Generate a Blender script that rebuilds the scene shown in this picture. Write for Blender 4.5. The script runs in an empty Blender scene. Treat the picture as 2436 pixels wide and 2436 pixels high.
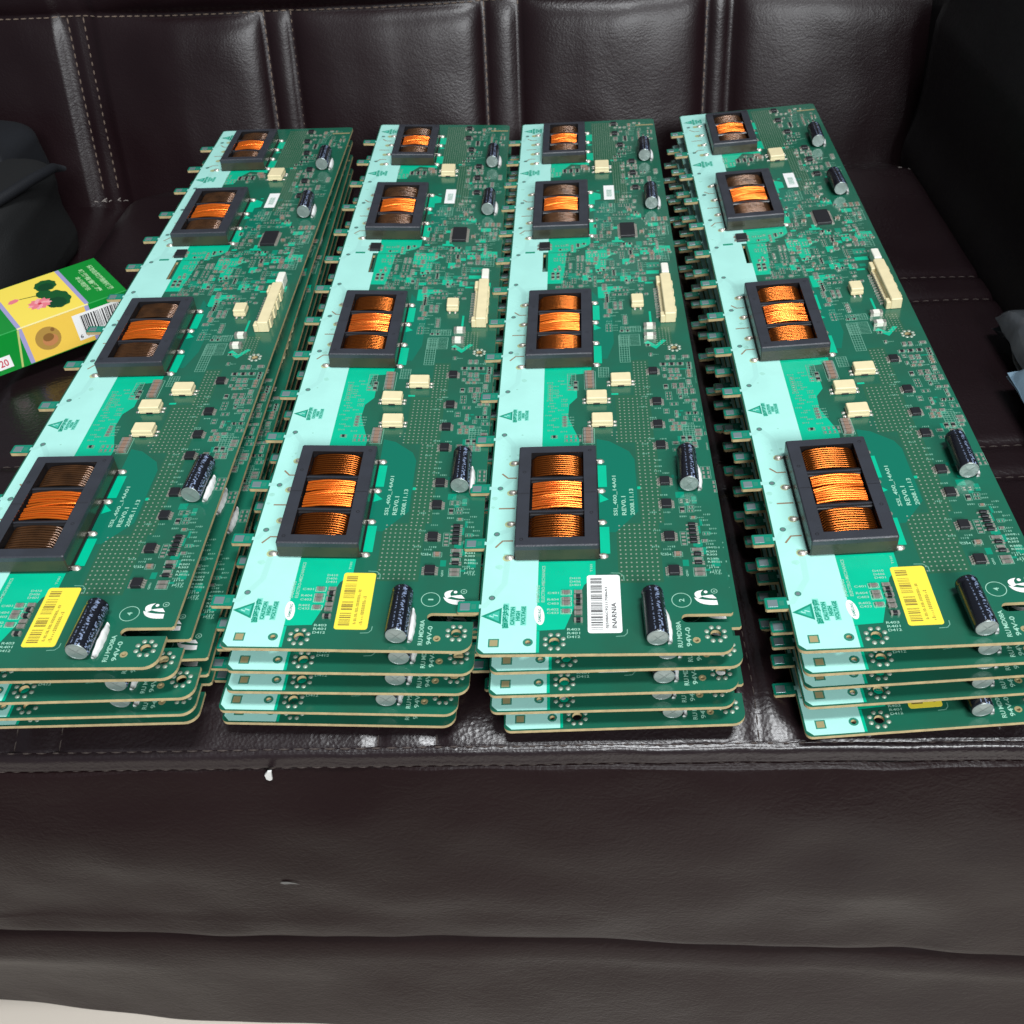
import bpy, bmesh, math, random
from mathutils import Matrix, Vector, noise
random.seed(7)
sc = bpy.context.scene
COL = sc.collection
ZC = 0.605                                   # camera height above the floor

# ------------------------------------------------------------------ camera, world, lamps, exposure
cd = bpy.data.cameras.new('camera'); cam = bpy.data.objects.new('camera', cd); COL.objects.link(cam)
R_, U_, F_ = (0.99888, 0.01743, -0.04397), (0.02101, 0.66946, 0.74255), (-0.04238, 0.74265, -0.66834)
m = Matrix.Identity(4)
for r in range(3):
    m[r][0] = R_[r]; m[r][1] = U_[r]; m[r][2] = -F_[r]
m[2][3] = ZC
cam.matrix_world = m
cd.sensor_width = 36; cd.lens = 36 * 2400 / 2436; cd.clip_start = 0.02; cd.clip_end = 60
cd.dof.use_dof = True; cd.dof.focus_distance = .46; cd.dof.aperture_fstop = 32
sc.camera = cam
w = bpy.data.worlds.new('World'); sc.world = w; w.use_nodes = True
w.node_tree.nodes['Background'].inputs[0].default_value = (0.80, 0.90, 1.0, 1)
w.node_tree.nodes['Background'].inputs[1].default_value = 0.16

def area(name, loc, target, sx, sy, power, col):
    l = bpy.data.lights.new(name, 'AREA'); l.shape = 'RECTANGLE'; l.size = sx; l.size_y = sy
    l.energy = power; l.color = col
    o = bpy.data.objects.new(name, l); COL.objects.link(o); o.location = loc
    o.rotation_euler = (Vector(target) - Vector(loc)).to_track_quat('-Z', 'Y').to_euler()
    return o
area('ceiling_light', (0.30, -0.14, 2.30), (0.1, 0.40, 0.3), 0.75, 0.24, 36, (0.95, 0.98, 1.0))
area('room_light', (0.75, -2.0, 1.75), (0, 0.3, 0.3), 1.3, 0.7, 84, (0.95, 0.98, 1.0))
sc.view_settings.view_transform = 'Standard'; sc.view_settings.look = 'None'
sc.view_settings.exposure = 0; sc.view_settings.gamma = 1
sc.render.engine = 'CYCLES'
sc.cycles.use_denoising = True
sc.cycles.max_bounces = 8

# ------------------------------------------------------------------ helpers
def s2l(c):
    return tuple((x / 255 / 12.92 if x / 255 <= .04045 else ((x / 255 + .055) / 1.055) ** 2.4) for x in c)

MATS = {}
def mat(name, col, rough=.5, metal=0.0, spec=.5, var=0.0, vscale=300.0, bump=0.0, bscale=800.0, coat=0.0, rvar=0.0, trans=0.0, col2=None):
    if name in MATS: return MATS[name]
    M = bpy.data.materials.new(name); M.use_nodes = True
    nt = M.node_tree; b = nt.nodes['Principled BSDF']
    b.inputs['Base Color'].default_value = (*col, 1); b.inputs['Roughness'].default_value = rough
    b.inputs['Metallic'].default_value = metal; b.inputs['Specular IOR Level'].default_value = spec
    if coat: b.inputs['Coat Weight'].default_value = coat; b.inputs['Coat Roughness'].default_value = .12
    if trans: b.inputs['Transmission Weight'].default_value = trans
    tc = nt.nodes.new('ShaderNodeTexCoord')
    if var or rvar:
        n = nt.nodes.new('ShaderNodeTexNoise'); n.inputs['Scale'].default_value = vscale; n.inputs['Detail'].default_value = 6
        nt.links.new(tc.outputs['Object'], n.inputs['Vector'])
        if var:
            mx = nt.nodes.new('ShaderNodeMix'); mx.data_type = 'RGBA'
            c2 = col2 or tuple(x * (1 - var) for x in col); c1 = col if col2 else tuple(min(1, x * (1 + var * .6)) for x in col)
            mr = nt.nodes.new('ShaderNodeMapRange'); mr.inputs[1].default_value = .35; mr.inputs[2].default_value = .65
            nt.links.new(n.outputs['Fac'], mr.inputs[0]); nt.links.new(mr.outputs[0], mx.inputs['Factor'])
            mx.inputs['A'].default_value = (*c1, 1); mx.inputs['B'].default_value = (*c2, 1)
            nt.links.new(mx.outputs['Result'], b.inputs['Base Color'])
        if rvar:
            mr = nt.nodes.new('ShaderNodeMapRange'); mr.inputs[1].default_value = .3; mr.inputs[2].default_value = .7
            mr.inputs[3].default_value = rough - rvar; mr.inputs[4].default_value = rough + rvar
            nt.links.new(n.outputs['Fac'], mr.inputs[0]); nt.links.new(mr.outputs[0], b.inputs['Roughness'])
    if bump:
        n2 = nt.nodes.new('ShaderNodeTexNoise'); n2.inputs['Scale'].default_value = bscale; n2.inputs['Detail'].default_value = 4
        nt.links.new(tc.outputs['Object'], n2.inputs['Vector'])
        bp = nt.nodes.new('ShaderNodeBump'); bp.inputs['Strength'].default_value = bump; bp.inputs['Distance'].default_value = .0006
        nt.links.new(n2.outputs['Fac'], bp.inputs['Height']); nt.links.new(bp.outputs[0], b.inputs['Normal'])
    MATS[name] = M
    return M

def leather(name, col, rough, wr=1.0, spec=.5, grain=.16):
    M = bpy.data.materials.new(name); M.use_nodes = True; nt = M.node_tree; b = nt.nodes['Principled BSDF']
    tc = nt.nodes.new('ShaderNodeTexCoord')
    def nz(scale, detail, stretch=(1, 1, 1), dist=0):
        mp = nt.nodes.new('ShaderNodeMapping'); mp.inputs['Scale'].default_value = stretch
        n = nt.nodes.new('ShaderNodeTexNoise'); n.inputs['Scale'].default_value = scale; n.inputs['Detail'].default_value = detail
        n.inputs['Distortion'].default_value = dist
        nt.links.new(tc.outputs['Object'], mp.inputs[0]); nt.links.new(mp.outputs[0], n.inputs['Vector']); return n
    big = nz(9, 5); wrk = nz(55, 7, (1, 2.0, 2.0), 1.6)
    vor = nt.nodes.new('ShaderNodeTexVoronoi'); vor.inputs['Scale'].default_value = 620; vor.feature = 'F1'
    nt.links.new(tc.outputs['Object'], vor.inputs['Vector'])
    mx = nt.nodes.new('ShaderNodeMix'); mx.data_type = 'RGBA'
    mx.inputs['A'].default_value = (*col, 1); mx.inputs['B'].default_value = (col[0] * 1.7, col[1] * 1.5, col[2] * 1.5, 1)
    nt.links.new(big.outputs['Fac'], mx.inputs['Factor']); nt.links.new(mx.outputs['Result'], b.inputs['Base Color'])
    mr = nt.nodes.new('ShaderNodeMapRange'); mr.inputs[1].default_value = .3; mr.inputs[2].default_value = .7
    mr.inputs[3].default_value = rough - .07; mr.inputs[4].default_value = rough + .09
    nt.links.new(big.outputs['Fac'], mr.inputs[0]); nt.links.new(mr.outputs[0], b.inputs['Roughness'])
    # fine creases: ridged noise
    ab = nt.nodes.new('ShaderNodeMath'); ab.operation = 'SUBTRACT'; ab.inputs[1].default_value = .5
    ab2 = nt.nodes.new('ShaderNodeMath'); ab2.operation = 'ABSOLUTE'
    sm = nt.nodes.new('ShaderNodeMapRange'); sm.inputs[1].default_value = 0; sm.inputs[2].default_value = .09
    nt.links.new(wrk.outputs['Fac'], ab.inputs[0]); nt.links.new(ab.outputs[0], ab2.inputs[0]); nt.links.new(ab2.outputs[0], sm.inputs[0])
    b1 = nt.nodes.new('ShaderNodeBump'); b1.inputs['Strength'].default_value = .30 * wr; b1.inputs['Distance'].default_value = .0009
    nt.links.new(sm.outputs[0], b1.inputs['Height'])
    b2 = nt.nodes.new('ShaderNodeBump'); b2.inputs['Strength'].default_value = grain; b2.inputs['Distance'].default_value = .0004
    nt.links.new(vor.outputs['Distance'], b2.inputs['Height']); nt.links.new(b1.outputs[0], b2.inputs['Normal'])
    b3 = nt.nodes.new('ShaderNodeBump'); b3.inputs['Strength'].default_value = .35 * wr; b3.inputs['Distance'].default_value = .006
    nt.links.new(nz(24, 3).outputs['Fac'], b3.inputs['Height']); nt.links.new(b2.outputs[0], b3.inputs['Normal'])
    nt.links.new(b3.outputs[0], b.inputs['Normal'])
    b.inputs['Specular IOR Level'].default_value = spec
    MATS[name] = M; return M

class MB:
    """collects geometry, one mesh"""
    def __init__(s): s.v = []; s.f = []; s.mi = []; s.mats = []; s.sm = []
    def slot(s, m):
        if m not in s.mats: s.mats.append(m)
        return s.mats.index(m)
    def add(s, vs, fs, m, smooth=False):
        k = len(s.v); i = s.slot(m); s.v += [tuple(p) for p in vs]
        for f in fs: s.f.append(tuple(q + k for q in f)); s.mi.append(i); s.sm.append(smooth)
    def box(s, x0, x1, y0, y1, z0, z1, m, bev=0.0, bottom=False):
        if bev <= 0:
            vs = [(x0, y0, z0), (x1, y0, z0), (x1, y1, z0), (x0, y1, z0), (x0, y0, z1), (x1, y0, z1), (x1, y1, z1), (x0, y1, z1)]
            fs = [(4, 5, 6, 7), (0, 1, 5, 4), (1, 2, 6, 5), (2, 3, 7, 6), (3, 0, 4, 7)]
            if bottom: fs.append((3, 2, 1, 0))
        else:
            def ring(z, d): 
                b = bev
                return [(x0 + d + b, y0 + d, z), (x1 - d - b, y0 + d, z), (x1 - d, y0 + d + b, z), (x1 - d, y1 - d - b, z),
                        (x1 - d - b, y1 - d, z), (x0 + d + b, y1 - d, z), (x0 + d, y1 - d - b, z), (x0 + d, y0 + d + b, z)]
            vs = ring(z0, 0) + ring(z1 - bev, 0) + ring(z1, bev)
            fs = [tuple(range(16, 24))]
            for a in (0, 8):
                for i in range(8): j = (i + 1) % 8; fs.append((a + i, a + j, a + 8 + j, a + 8 + i))
            if bottom: fs.append(tuple(range(7, -1, -1)))
        s.add(vs, fs, m)
    def sheet(s, pts, z, m):                      # convex polygon
        s.add([(x, y, z) for x, y in pts], [tuple(range(len(pts)))], m)
    def rect(s, x0, x1, y0, y1, z, m): s.sheet([(x0, y0), (x1, y0), (x1, y1), (x0, y1)], z, m)
    def frame(s, x0, x1, y0, y1, z, t, m):
        s.rect(x0, x1, y0, y0 + t, z, m); s.rect(x0, x1, y1 - t, y1, z, m)
        s.rect(x0, x0 + t, y0 + t, y1 - t, z, m); s.rect(x1 - t, x1, y0 + t, y1 - t, z, m)
    def disc(s, x, y, z, r, m, n=10): s.sheet([(x + r * math.cos(2 * math.pi * i / n), y + r * math.sin(2 * math.pi * i / n)) for i in range(n)], z, m)
    def ring(s, x, y, z, r0, r1, m, n=20, a0=0, a1=2 * math.pi):
        vs = []; fs = []
        full = abs(a1 - a0 - 2 * math.pi) < 1e-6
        N = n if full else n + 1
        for i in range(N):
            a = a0 + (a1 - a0) * i / n
            vs += [(x + r0 * math.cos(a), y + r0 * math.sin(a), z), (x + r1 * math.cos(a), y + r1 * math.sin(a), z)]
        for i in range(n):
            j = (i + 1) % N; fs.append((2 * i, 2 * i + 1, 2 * j + 1, 2 * j))
        s.add(vs, fs, m)
    def dome(s, x, y, z, r, h, m, n=10, sx=1.0):
        vs = []; fs = []
        for k, t in enumerate((0, .45, .8)):
            a = t * math.pi / 2
            for i in range(n):
                q = 2 * math.pi * i / n; vs.append((x + sx * r * math.cos(a) * math.cos(q), y + r * math.cos(a) * math.sin(q), z + h * math.sin(a)))
        vs.append((x, y, z + h))
        for k in range(2):
            for i in range(n): j = (i + 1) % n; fs.append((k * n + i, k * n + j, k * n + n + j, k * n + n + i))
        for i in range(n): fs.append((2 * n + i, 2 * n + (i + 1) % n, 3 * n))
        s.add(vs, fs, m, True)
    def tube(s, pts, r, m, n=6, caps=True):
        pts = [Vector(p) for p in pts]; vs = []; fs = []
        for i, p in enumerate(pts):
            t = (pts[min(i + 1, len(pts) - 1)] - pts[max(i - 1, 0)]).normalized()
            a = Vector((0, 0, 1)) if abs(t.z) < .9 else Vector((1, 0, 0))
            u = t.cross(a).normalized(); v = u.cross(t)
            rr = r[i] if isinstance(r, (list, tuple)) else r
            for k in range(n):
                q = 2 * math.pi * k / n; vs.append(p + rr * (math.cos(q) * u + math.sin(q) * v))
        for i in range(len(pts) - 1):
            for k in range(n): j = (k + 1) % n; fs.append((i * n + k, i * n + j, i * n + n + j, i * n + n + k))
        if caps: fs += [tuple(range(n)), tuple(range(len(pts) * n - 1, len(pts) * n - n - 1, -1))]
        s.add(vs, fs, m, True)
    def strip(s, pts, wd, z, m):                  # flat ribbon along a polyline
        vs = []; n = len(pts)
        for i in range(n):
            a = Vector(pts[max(i - 1, 0)]); b = Vector(pts[min(i + 1, n - 1)]); d = (b - a).normalized(); q = Vector((-d.y, d.x)) * wd / 2
            p = Vector(pts[i]); vs += [(p.x - q.x, p.y - q.y, z), (p.x + q.x, p.y + q.y, z)]
        s.add(vs, [(2 * i, 2 * i + 2, 2 * i + 3, 2 * i + 1) for i in range(n - 1)], m)
    def poly(s, loops, z, m):                     # any polygon with holes
        bm = bmesh.new(); es = []
        for lp in loops:
            vv = [bm.verts.new((x, y, 0)) for x, y in lp]
            es += [bm.edges.new((vv[i], vv[(i + 1) % len(vv)])) for i in range(len(vv))]
        bmesh.ops.triangle_fill(bm, edges=es, use_beauty=True, use_dissolve=False)
        bm.verts.index_update()
        vs = [(v.co.x, v.co.y, z) for v in bm.verts]; fs = []
        for f in bm.faces:
            q = [v.index for v in f.verts]
            if f.normal.z < 0: q.reverse()
            fs.append(tuple(q))
        bm.free(); s.add(vs, fs, m)
    def walls(s, lp, z0, z1, m, flip=False):
        n = len(lp); vs = [(x, y, z0) for x, y in lp] + [(x, y, z1) for x, y in lp]
        fs = [((i, (i + 1) % n, n + (i + 1) % n, n + i) if not flip else (n + i, n + (i + 1) % n, (i + 1) % n, i)) for i in range(n)]
        s.add(vs, fs, m)
    def mesh(s, name, scale=1.0):
        me = bpy.data.meshes.new(name); me.from_pydata([(x * scale, y * scale, z * scale) for x, y, z in s.v], [], s.f)
        for q in s.mats: me.materials.append(q)
        me.polygons.foreach_set('material_index', s.mi); me.polygons.foreach_set('use_smooth', s.sm); me.update(); return me
    def build(s, name, parent=None, scale=1.0):
        o = bpy.data.objects.new(name, s.mesh(name, scale)); COL.objects.link(o); o.parent = parent; return o

def tag(o, label=None, cat=None, group=None, kind=None):
    for k, v in (('label', label), ('category', cat), ('group', group), ('kind', kind)):
        if v: o[k] = v
    return o
def empty(name, loc=(0, 0, 0)):
    o = bpy.data.objects.new(name, None); COL.objects.link(o); o.location = loc; o.empty_display_size = .02; return o

TXT = {}
def text_pts(body, bold=.018):
    """triangulated glyph outlines of a line of text, height about 1, starting at 0,0"""
    if (body, bold) in TXT: return TXT[body, bold]
    c = bpy.data.curves.new('print', 'FONT'); c.body = body; c.size = 1; c.resolution_u = 2; c.offset = bold
    o = bpy.data.objects.new('print', c); COL.objects.link(o)
    dg = bpy.context.evaluated_depsgraph_get(); dg.update()
    me = o.evaluated_get(dg).to_mesh()
    vs = [(v.co.x, v.co.y) for v in me.vertices]; fs = [tuple(p.vertices) for p in me.polygons]
    o.evaluated_get(dg).to_mesh_clear(); bpy.data.objects.remove(o); bpy.data.curves.remove(c)
    TXT[body, bold] = (vs, fs); return vs, fs
def put_text(mb, body, x, y, z, length, height, mt, turn=True, bold=.018):
    """turn: baseline runs along +y, letters' tops towards -x; else along +x"""
    vs, fs = text_pts(body, bold)
    if not vs: return
    xs = [p[0] for p in vs]; ys = [p[1] for p in vs]
    sx = length / (max(xs) - min(xs)); sy = height / max(.01, max(ys) - min(ys)); x0 = min(xs); y0 = min(ys)
    out = []
    for a, b in vs:
        a = (a - x0) * sx; b = (b - y0) * sy
        out.append((x - b, y + a, z) if turn else (x + a, y + b, z))
    mb.add(out, fs, mt)

# ------------------------------------------------------------------ materials
M_LEATHER = leather('dark_brown_leather', (.0070, .0031, .0040), .34, .17, .32)
M_LEATHER2 = leather('front_leather', (.0078, .0038, .0040), .36, .30, .16, .20)
M_LEATHERS = leather('seat_leather', (.0085, .0048, .0058), .27, .22, .55, .20)
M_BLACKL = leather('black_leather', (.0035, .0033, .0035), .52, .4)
M_THREAD = mat('brown_thread', s2l((112, 96, 84)), .8)
M_THREADF = mat('dark_thread', s2l((60, 50, 46)), .7)
M_THREADP = mat('frayed_thread', s2l((150, 142, 136)), .9)
M_FLOOR = mat('beige_floor_tile', (.58, .52, .45), .35, var=.06, vscale=3, rvar=.08)
M_FR4 = mat('laminate_edge', s2l((186, 166, 122)), .6, var=.18, vscale=240)
M_MASK = mat('green_solder_mask', (.010, .128, .078), .17, spec=.55, var=1, vscale=26, col2=(.016, .100, .060), bump=.06, bscale=240, rvar=.05)
M_MASKB = mat('green_mask_underside', (.008, .06, .038), .3)
M_POUR = mat('teal_green_mask', (.003, .155, .098), .16, spec=.55, bump=.05, bscale=240)
M_VIVID = mat('bright_green_mask', (.0, .47, .27), .2, spec=.5, var=.06, vscale=60, bump=.04, bscale=240)
M_MINT = mat('white_ink', (.41, .78, .70), .30, var=.05, vscale=45, rvar=.08, bump=.05, bscale=160)
M_TRACE = mat('inked_trace', (.375, .71, .64), .33)
M_GREENINK = mat('caution_green', (.008, .27, .17), .3)
M_OUTL = mat('ink_gap_green', (.03, .22, .15), .3)
M_SILK = mat('pale_silkscreen', s2l((150, 200, 178)), .5)
M_SILKD = mat('faint_silkscreen', s2l((110, 165, 143)), .5)
M_TIN = mat('solder_tin', (.54, .51, .45), .40, metal=.7, rvar=.1, vscale=900)
M_VIA = mat('via_tin', (.36, .42, .34), .42, metal=.35)
M_PADG = mat('grey_contact_pad', s2l((128, 145, 148)), .35, metal=.35)
M_PADT = mat('copper_pad', s2l((205, 190, 140)), .35, metal=.5)
M_FLUX = mat('flux_stain', s2l((176, 186, 140)), .3, var=.25, vscale=500)
M_SLOT = mat('milled_slot', s2l((140, 120, 95)), .7)
M_DARK = mat('black_epoxy', (.014, .014, .017), .42, bump=.1)
M_CORE = mat('ferrite_core', (.034, .037, .047), .40, var=.15, vscale=90, bump=.25, bscale=1400, rvar=.08)
M_CORES = mat('ferrite_side', (.030, .030, .022), .28, var=.4, vscale=70, col2=(.050, .046, .026), rvar=.08)
M_BOB = mat('bobbin_black', (.012, .011, .012), .3)
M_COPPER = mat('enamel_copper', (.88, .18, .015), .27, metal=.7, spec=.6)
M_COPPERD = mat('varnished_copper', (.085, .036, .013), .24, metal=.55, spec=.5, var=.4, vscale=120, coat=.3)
M_COPPERM = mat('amber_copper_lit', (.29, .074, .011), .20, metal=.92, spec=.5, var=.15, vscale=60)  # brighter copy of the varnished outer windings, orange highlight put into the colour
M_COPPER2 = mat('red_enamel_copper', (.92, .19, .025), .22, metal=.8, spec=.6)
M_SLEEVE = None
M_ALU = mat('aluminium_can', (.34, .40, .38), .34, metal=.5, bump=.15, bscale=500)
M_GLUE = mat('white_glue', (.78, .78, .76), .45, bump=.3, bscale=300)
M_CREAM = mat('cream_plastic', (.80, .69, .42), .42, var=.05, vscale=200)
M_CREAMW = mat('ivory_plastic', (.84, .82, .72), .4)
M_BROWNC = mat('ceramic_brown', s2l((142, 116, 100)), .4)
M_YEL = mat('yellow_label', (.90, .73, .06), .5)
M_WHT = mat('white_label', (.86, .86, .84), .5)
M_INK = mat('black_ink', (.02, .02, .022), .6)
M_INKB = mat('brown_ink', (.22, .15, .03), .6)
M_CHIPG = mat('chip_grey', s2l((118, 112, 106)), .45)

def sleeve_mat():
    M = bpy.data.materials.new('printed_sleeve'); M.use_nodes = True; nt = M.node_tree; b = nt.nodes['Principled BSDF']
    tc = nt.nodes.new('ShaderNodeTexCoord')
    # rows of light print around the can: blocky noise masked into lines
    mp = nt.nodes.new('ShaderNodeMapping'); mp.inputs['Scale'].default_value = (560, 900, 560)
    nt.links.new(tc.outputs['Object'], mp.inputs[0])
    v = nt.nodes.new('ShaderNodeTexNoise'); v.inputs['Scale'].default_value = 1.6; v.inputs['Detail'].default_value = 2
    nt.links.new(mp.outputs[0], v.inputs['Vector'])
    cr = nt.nodes.new('ShaderNodeMapRange'); cr.inputs[1].default_value = .52; cr.inputs[2].default_value = .56
    nt.links.new(v.outputs['Fac'], cr.inputs[0])
    wv = nt.nodes.new('ShaderNodeTexWave'); wv.bands_direction = 'X'; wv.inputs['Scale'].default_value = 105
    nt.links.new(tc.outputs['Object'], wv.inputs['Vector'])
    w2 = nt.nodes.new('ShaderNodeMapRange'); w2.inputs[1].default_value = .4; w2.inputs[2].default_value = .5
    nt.links.new(wv.outputs['Fac'], w2.inputs[0])
    mu0 = nt.nodes.new('ShaderNodeMath'); mu0.operation = 'MULTIPLY'; nt.links.new(cr.outputs[0], mu0.inputs[0]); nt.links.new(w2.outputs[0], mu0.inputs[1])
    sx = nt.nodes.new('ShaderNodeSeparateXYZ'); nt.links.new(tc.outputs['Object'], sx.inputs[0])
    sd = nt.nodes.new('ShaderNodeMapRange'); sd.inputs[1].default_value = -.0014; sd.inputs[2].default_value = -.0008; nt.links.new(sx.outputs['X'], sd.inputs[0])
    mu = nt.nodes.new('ShaderNodeMath'); mu.operation = 'MULTIPLY'; nt.links.new(mu0.outputs[0], mu.inputs[0]); nt.links.new(sd.outputs[0], mu.inputs[1])
    mx = nt.nodes.new('ShaderNodeMix'); mx.data_type = 'RGBA'; mx.inputs['A'].default_value = (.008, .009, .014, 1); mx.inputs['B'].default_value = (.22, .28, .42, 1)
    nt.links.new(mu.outputs[0], mx.inputs['Factor']); nt.links.new(mx.outputs['Result'], b.inputs['Base Color'])
    b.inputs['Roughness'].default_value = .22; return M
M_SLEEVE = sleeve_mat()

# ------------------------------------------------------------------ floor
fl = MB(); fl.rect(-1.2, 1.2, -.25, 1.2, 0, M_FLOOR)
tag(fl.build('floor'), kind='structure')

# ------------------------------------------------------------------ sofa (frame: x along the seat front, y to the back)
sofa = tag(empty('sofa', (0, .5, 0)), 'dark brown leather sofa with stitched panels under the circuit boards', 'sofa')
sofa_inv = Matrix.Translation((0, -.5, 0))
def sofa_part(mb, name, kind=None, label=None):
    o = mb.build(name); o.parent = sofa; o.location = (0, -.5, 0)
    return tag(o, kind=kind, label=label)

def lerp_tab(t, x):
    if x <= t[0][0]: return t[0][1]
    for (a, p), (b, q) in zip(t, t[1:]):
        if x <= b: 
            k = (x - a) / (b - a); k = k * k * (3 - 2 * k); return p + (q - p) * k
    return t[-1][1]
NEAR = [(-.34, -.334), (-.20, -.3345), (-.150, -.3345), (-.135, -.3440), (-.04, -.3462), (-.02, -.3462), (.076, -.3415), (.088, -.3430), (.101, -.3485), (.20, -.3392), (.28, -.337)]
FAR = [(-.34, -.338), (-.20, -.3365), (-.150, -.3365), (-.125, -.3420), (-.04, -.3438), (-.02, -.3450), (.07, -.3405), (.085, -.3415), (.098, -.3440), (.18, -.3345), (.28, -.335)]
XS = [(-.235, -.215), (-.077, -.052), (.083, .104)]
YS = [(.600, .571), (.424, .399)]
seamx = [v for p in XS for v in p] + [-.352, .285]
seamy = [v for p in YS for v in p]
def seat_z(x, y):
    k = max(0, min(1, (y - .25) / .53)); z = lerp_tab(NEAR, x) * (1 - k) + lerp_tab(FAR, x) * k
    dx = min(abs(x - s) for s in seamx); dy = min(abs(y - s) for s in seamy)
    g = .0030 * math.exp(-(dx / .0035) ** 2) + .0022 * math.exp(-(dy / .0032) ** 2)
    z -= g + .002
    z += .0012 * noise.noise(Vector((x * 14, y * 14, 3))) - .0012
    dl = x + .352
    if dl < .03: z -= .022 * (1 - max(0, dl) / .03) ** 2
    if y > .765: z -= (y - .765) * .35
    e = -.3560 + .0010 * math.sin(x * 9 + 1); sl = lerp_tab([(-.25, .50), (-.10, .42)], x)
    q = e + sl * (y - .2495) + .0006 * noise.noise(Vector((x * 40, y * 40, 8))) - .5 * g; r_ = .0035      # the lip slopes down to the front seam
    hh = max(0.0, min(1.0, .5 + .5 * (z - q) / r_)); z = z * (1 - hh) + q * hh - r_ * hh * (1 - hh)
    return z + ZC
sb = MB(); vs = []; fs = []
xs = [-.352 + i * .637 / 220 for i in range(221)]; ys = [.2495 + (j / 200) ** 1.25 * .595 for j in range(201)]
for y in ys:
    for x in xs: vs.append((x, y, seat_z(x, y)))
for j in range(200):
    for i in range(220): a = j * 221 + i; fs.append((a, a + 1, a + 222, a + 221))
sb.add(vs, fs, M_LEATHERS, True); sofa_part(sb, 'seat_cushion')
# neighbouring seat to the left, lower
nb = MB(); vs = []; fs = []
for j in range(41):
    for i in range(31):
        x = -.66 + i * .31 / 30; y = .25 + j * .57 / 40
        vs.append((x, y, ZC - .372 + .004 * noise.noise(Vector((x * 9, y * 9, 1))) - .02 * max(0, (x + .40) / .05) ** 2 * (1 if x > -.40 else 0)))
for j in range(40):
    for i in range(30): a = j * 31 + i; fs.append((a, a + 1, a + 32, a + 31))
nb.add(vs, fs, M_LEATHER, True); sofa_part(nb, 'side_seat')

# front: profile lofted along x
def loft(prof, x0, x1, nx, material, name, wob=0.0, kind=None):
    mb = MB(); vs = []; fs = []; n = None
    for i in range(nx + 1):
        x = x0 + (x1 - x0) * i / nx; p = prof(x); n = len(p)
        for k, (y, z) in enumerate(p):
            d = wob * noise.noise(Vector((x * 4.5, z * 16, 5))) + wob * .5 * noise.noise(Vector((x * 26, z * 30, 9)))
            vs.append((x, y + d, z + ZC))
    for i in range(nx):
        for k in range(n - 1): a = i * n + k; fs.append((a, a + n, a + n + 1, a + 1))
    mb.add(vs, fs, material, True); return sofa_part(mb, name)
def smooth_prof(pts, sub=5):
    out = []
    P = [pts[0]] + pts + [pts[-1]]
    for i in range(1, len(P) - 2):
        for k in range(sub):
            t = k / sub; a, b, c, d = P[i - 1], P[i], P[i + 1], P[i + 2]
            out.append(tuple(.5 * ((2 * b[q]) + (-a[q] + c[q]) * t + (2 * a[q] - 5 * b[q] + 4 * c[q] - d[q]) * t * t + (-a[q] + 3 * b[q] - 3 * c[q] + d[q]) * t ** 3) for q in (0, 1)))
    out.append(pts[-1]); return out
def edge_z(x): return seat_z(x, .2495) - ZC
def ftop(x):      # first seam's height along the front
    return -.3572 + .0010 * math.sin(x * 9 + 1) + .0005 * noise.noise(Vector((x * 30, 0, 0)))
def roll_prof(x):                 # rounded lip at the seat's front edge, tucked into the first seam
    e = edge_z(x); s = ftop(x)
    return smooth_prof([(.2497, e + .0003), (.2490, e - .0006), (.2489, s + .0004), (.2500, s)], 4)
def band_prof(x):
    s = ftop(x); wv = .0005 * noise.noise(Vector((x * 60, 2, 0)))
    return smooth_prof([(.2500, s + .0001), (.2488, s - .0003), (.2474 + wv, s - .0010), (.2464 + wv, s - .0028), (.2459 + wv, s - .0056), (.2455 + wv, s - .0080), (.2462, s - .0091), (.2472, s - .0093)], 5)
def fold_z(x): return lerp_tab([(-.34, -.489), (-.03, -.4985), (.12, -.508), (.26, -.522), (.32, -.524)], x)
def panel_prof(x):
    s = ftop(x) - .0094; f = fold_z(x)
    pts = [(.2470, s), (.2458, s - .0003), (.2446, s - .0008), (.2434, s - .0028), (.2404, s - .013), (.2356, s - .032), (.2328, s - .056), (.2322, s - .080), (.2326, s - .100), (.2322, f + .016), (.2330, f + .003), (.2375, f)]
    return smooth_prof(pts, 6)
def base_prof(x):
    f = fold_z(x)
    yb = lerp_tab([(-.36, .2472), (-.19, .2338), (-.05, .229), (.2, .226), (.3, .225)], x)
    pts = [(.242, f + .003), (.2372, f - .0035), (.2338, f - .0095), (.2320, f - .018), (.2318, f - .030), (yb * .5 + .2325 * .5, f - .055), (yb, -ZC + .001)]
    return smooth_prof(pts, 5)
loft(roll_prof, -.40, .36, 240, M_LEATHERS, 'front_roll', .0004)
loft(band_prof, -.40, .36, 320, M_LEATHERS, 'front_band', .0004)
loft(panel_prof, -.42, .38, 160, M_LEATHER2, 'front_panel', .0042)
loft(base_prof, -.44, .40, 120, M_LEATHER2, 'base_panel', .0016)

# pale scuff on the front panel
def on_panel(x, z):
    p = panel_prof(x); k = min(range(len(p)), key=lambda q: abs(p[q][1] - z)); y = p[k][0]
    return y + .0042 * noise.noise(Vector((x * 4.5, z * 16, 5))) + .0021 * noise.noise(Vector((x * 26, z * 30, 9))) - .0006
M_SCUFF = mat('scuffed_leather', (.12, .115, .11), .6)
scf = MB(); pts = [(-.0048, .0), (-.0036, .0011), (-.001, .0014), (.0022, .0006), (.0046, -.0006), (.001, -.0004), (-.0028, -.0012)]
scf.add([(-.127 + a, on_panel(-.127 + a, -.4385 + b), -.4385 + b + ZC) for a, b in pts], [tuple(range(6, -1, -1))], M_SCUFF); sofa_part(scf, 'scuff_mark')

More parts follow.
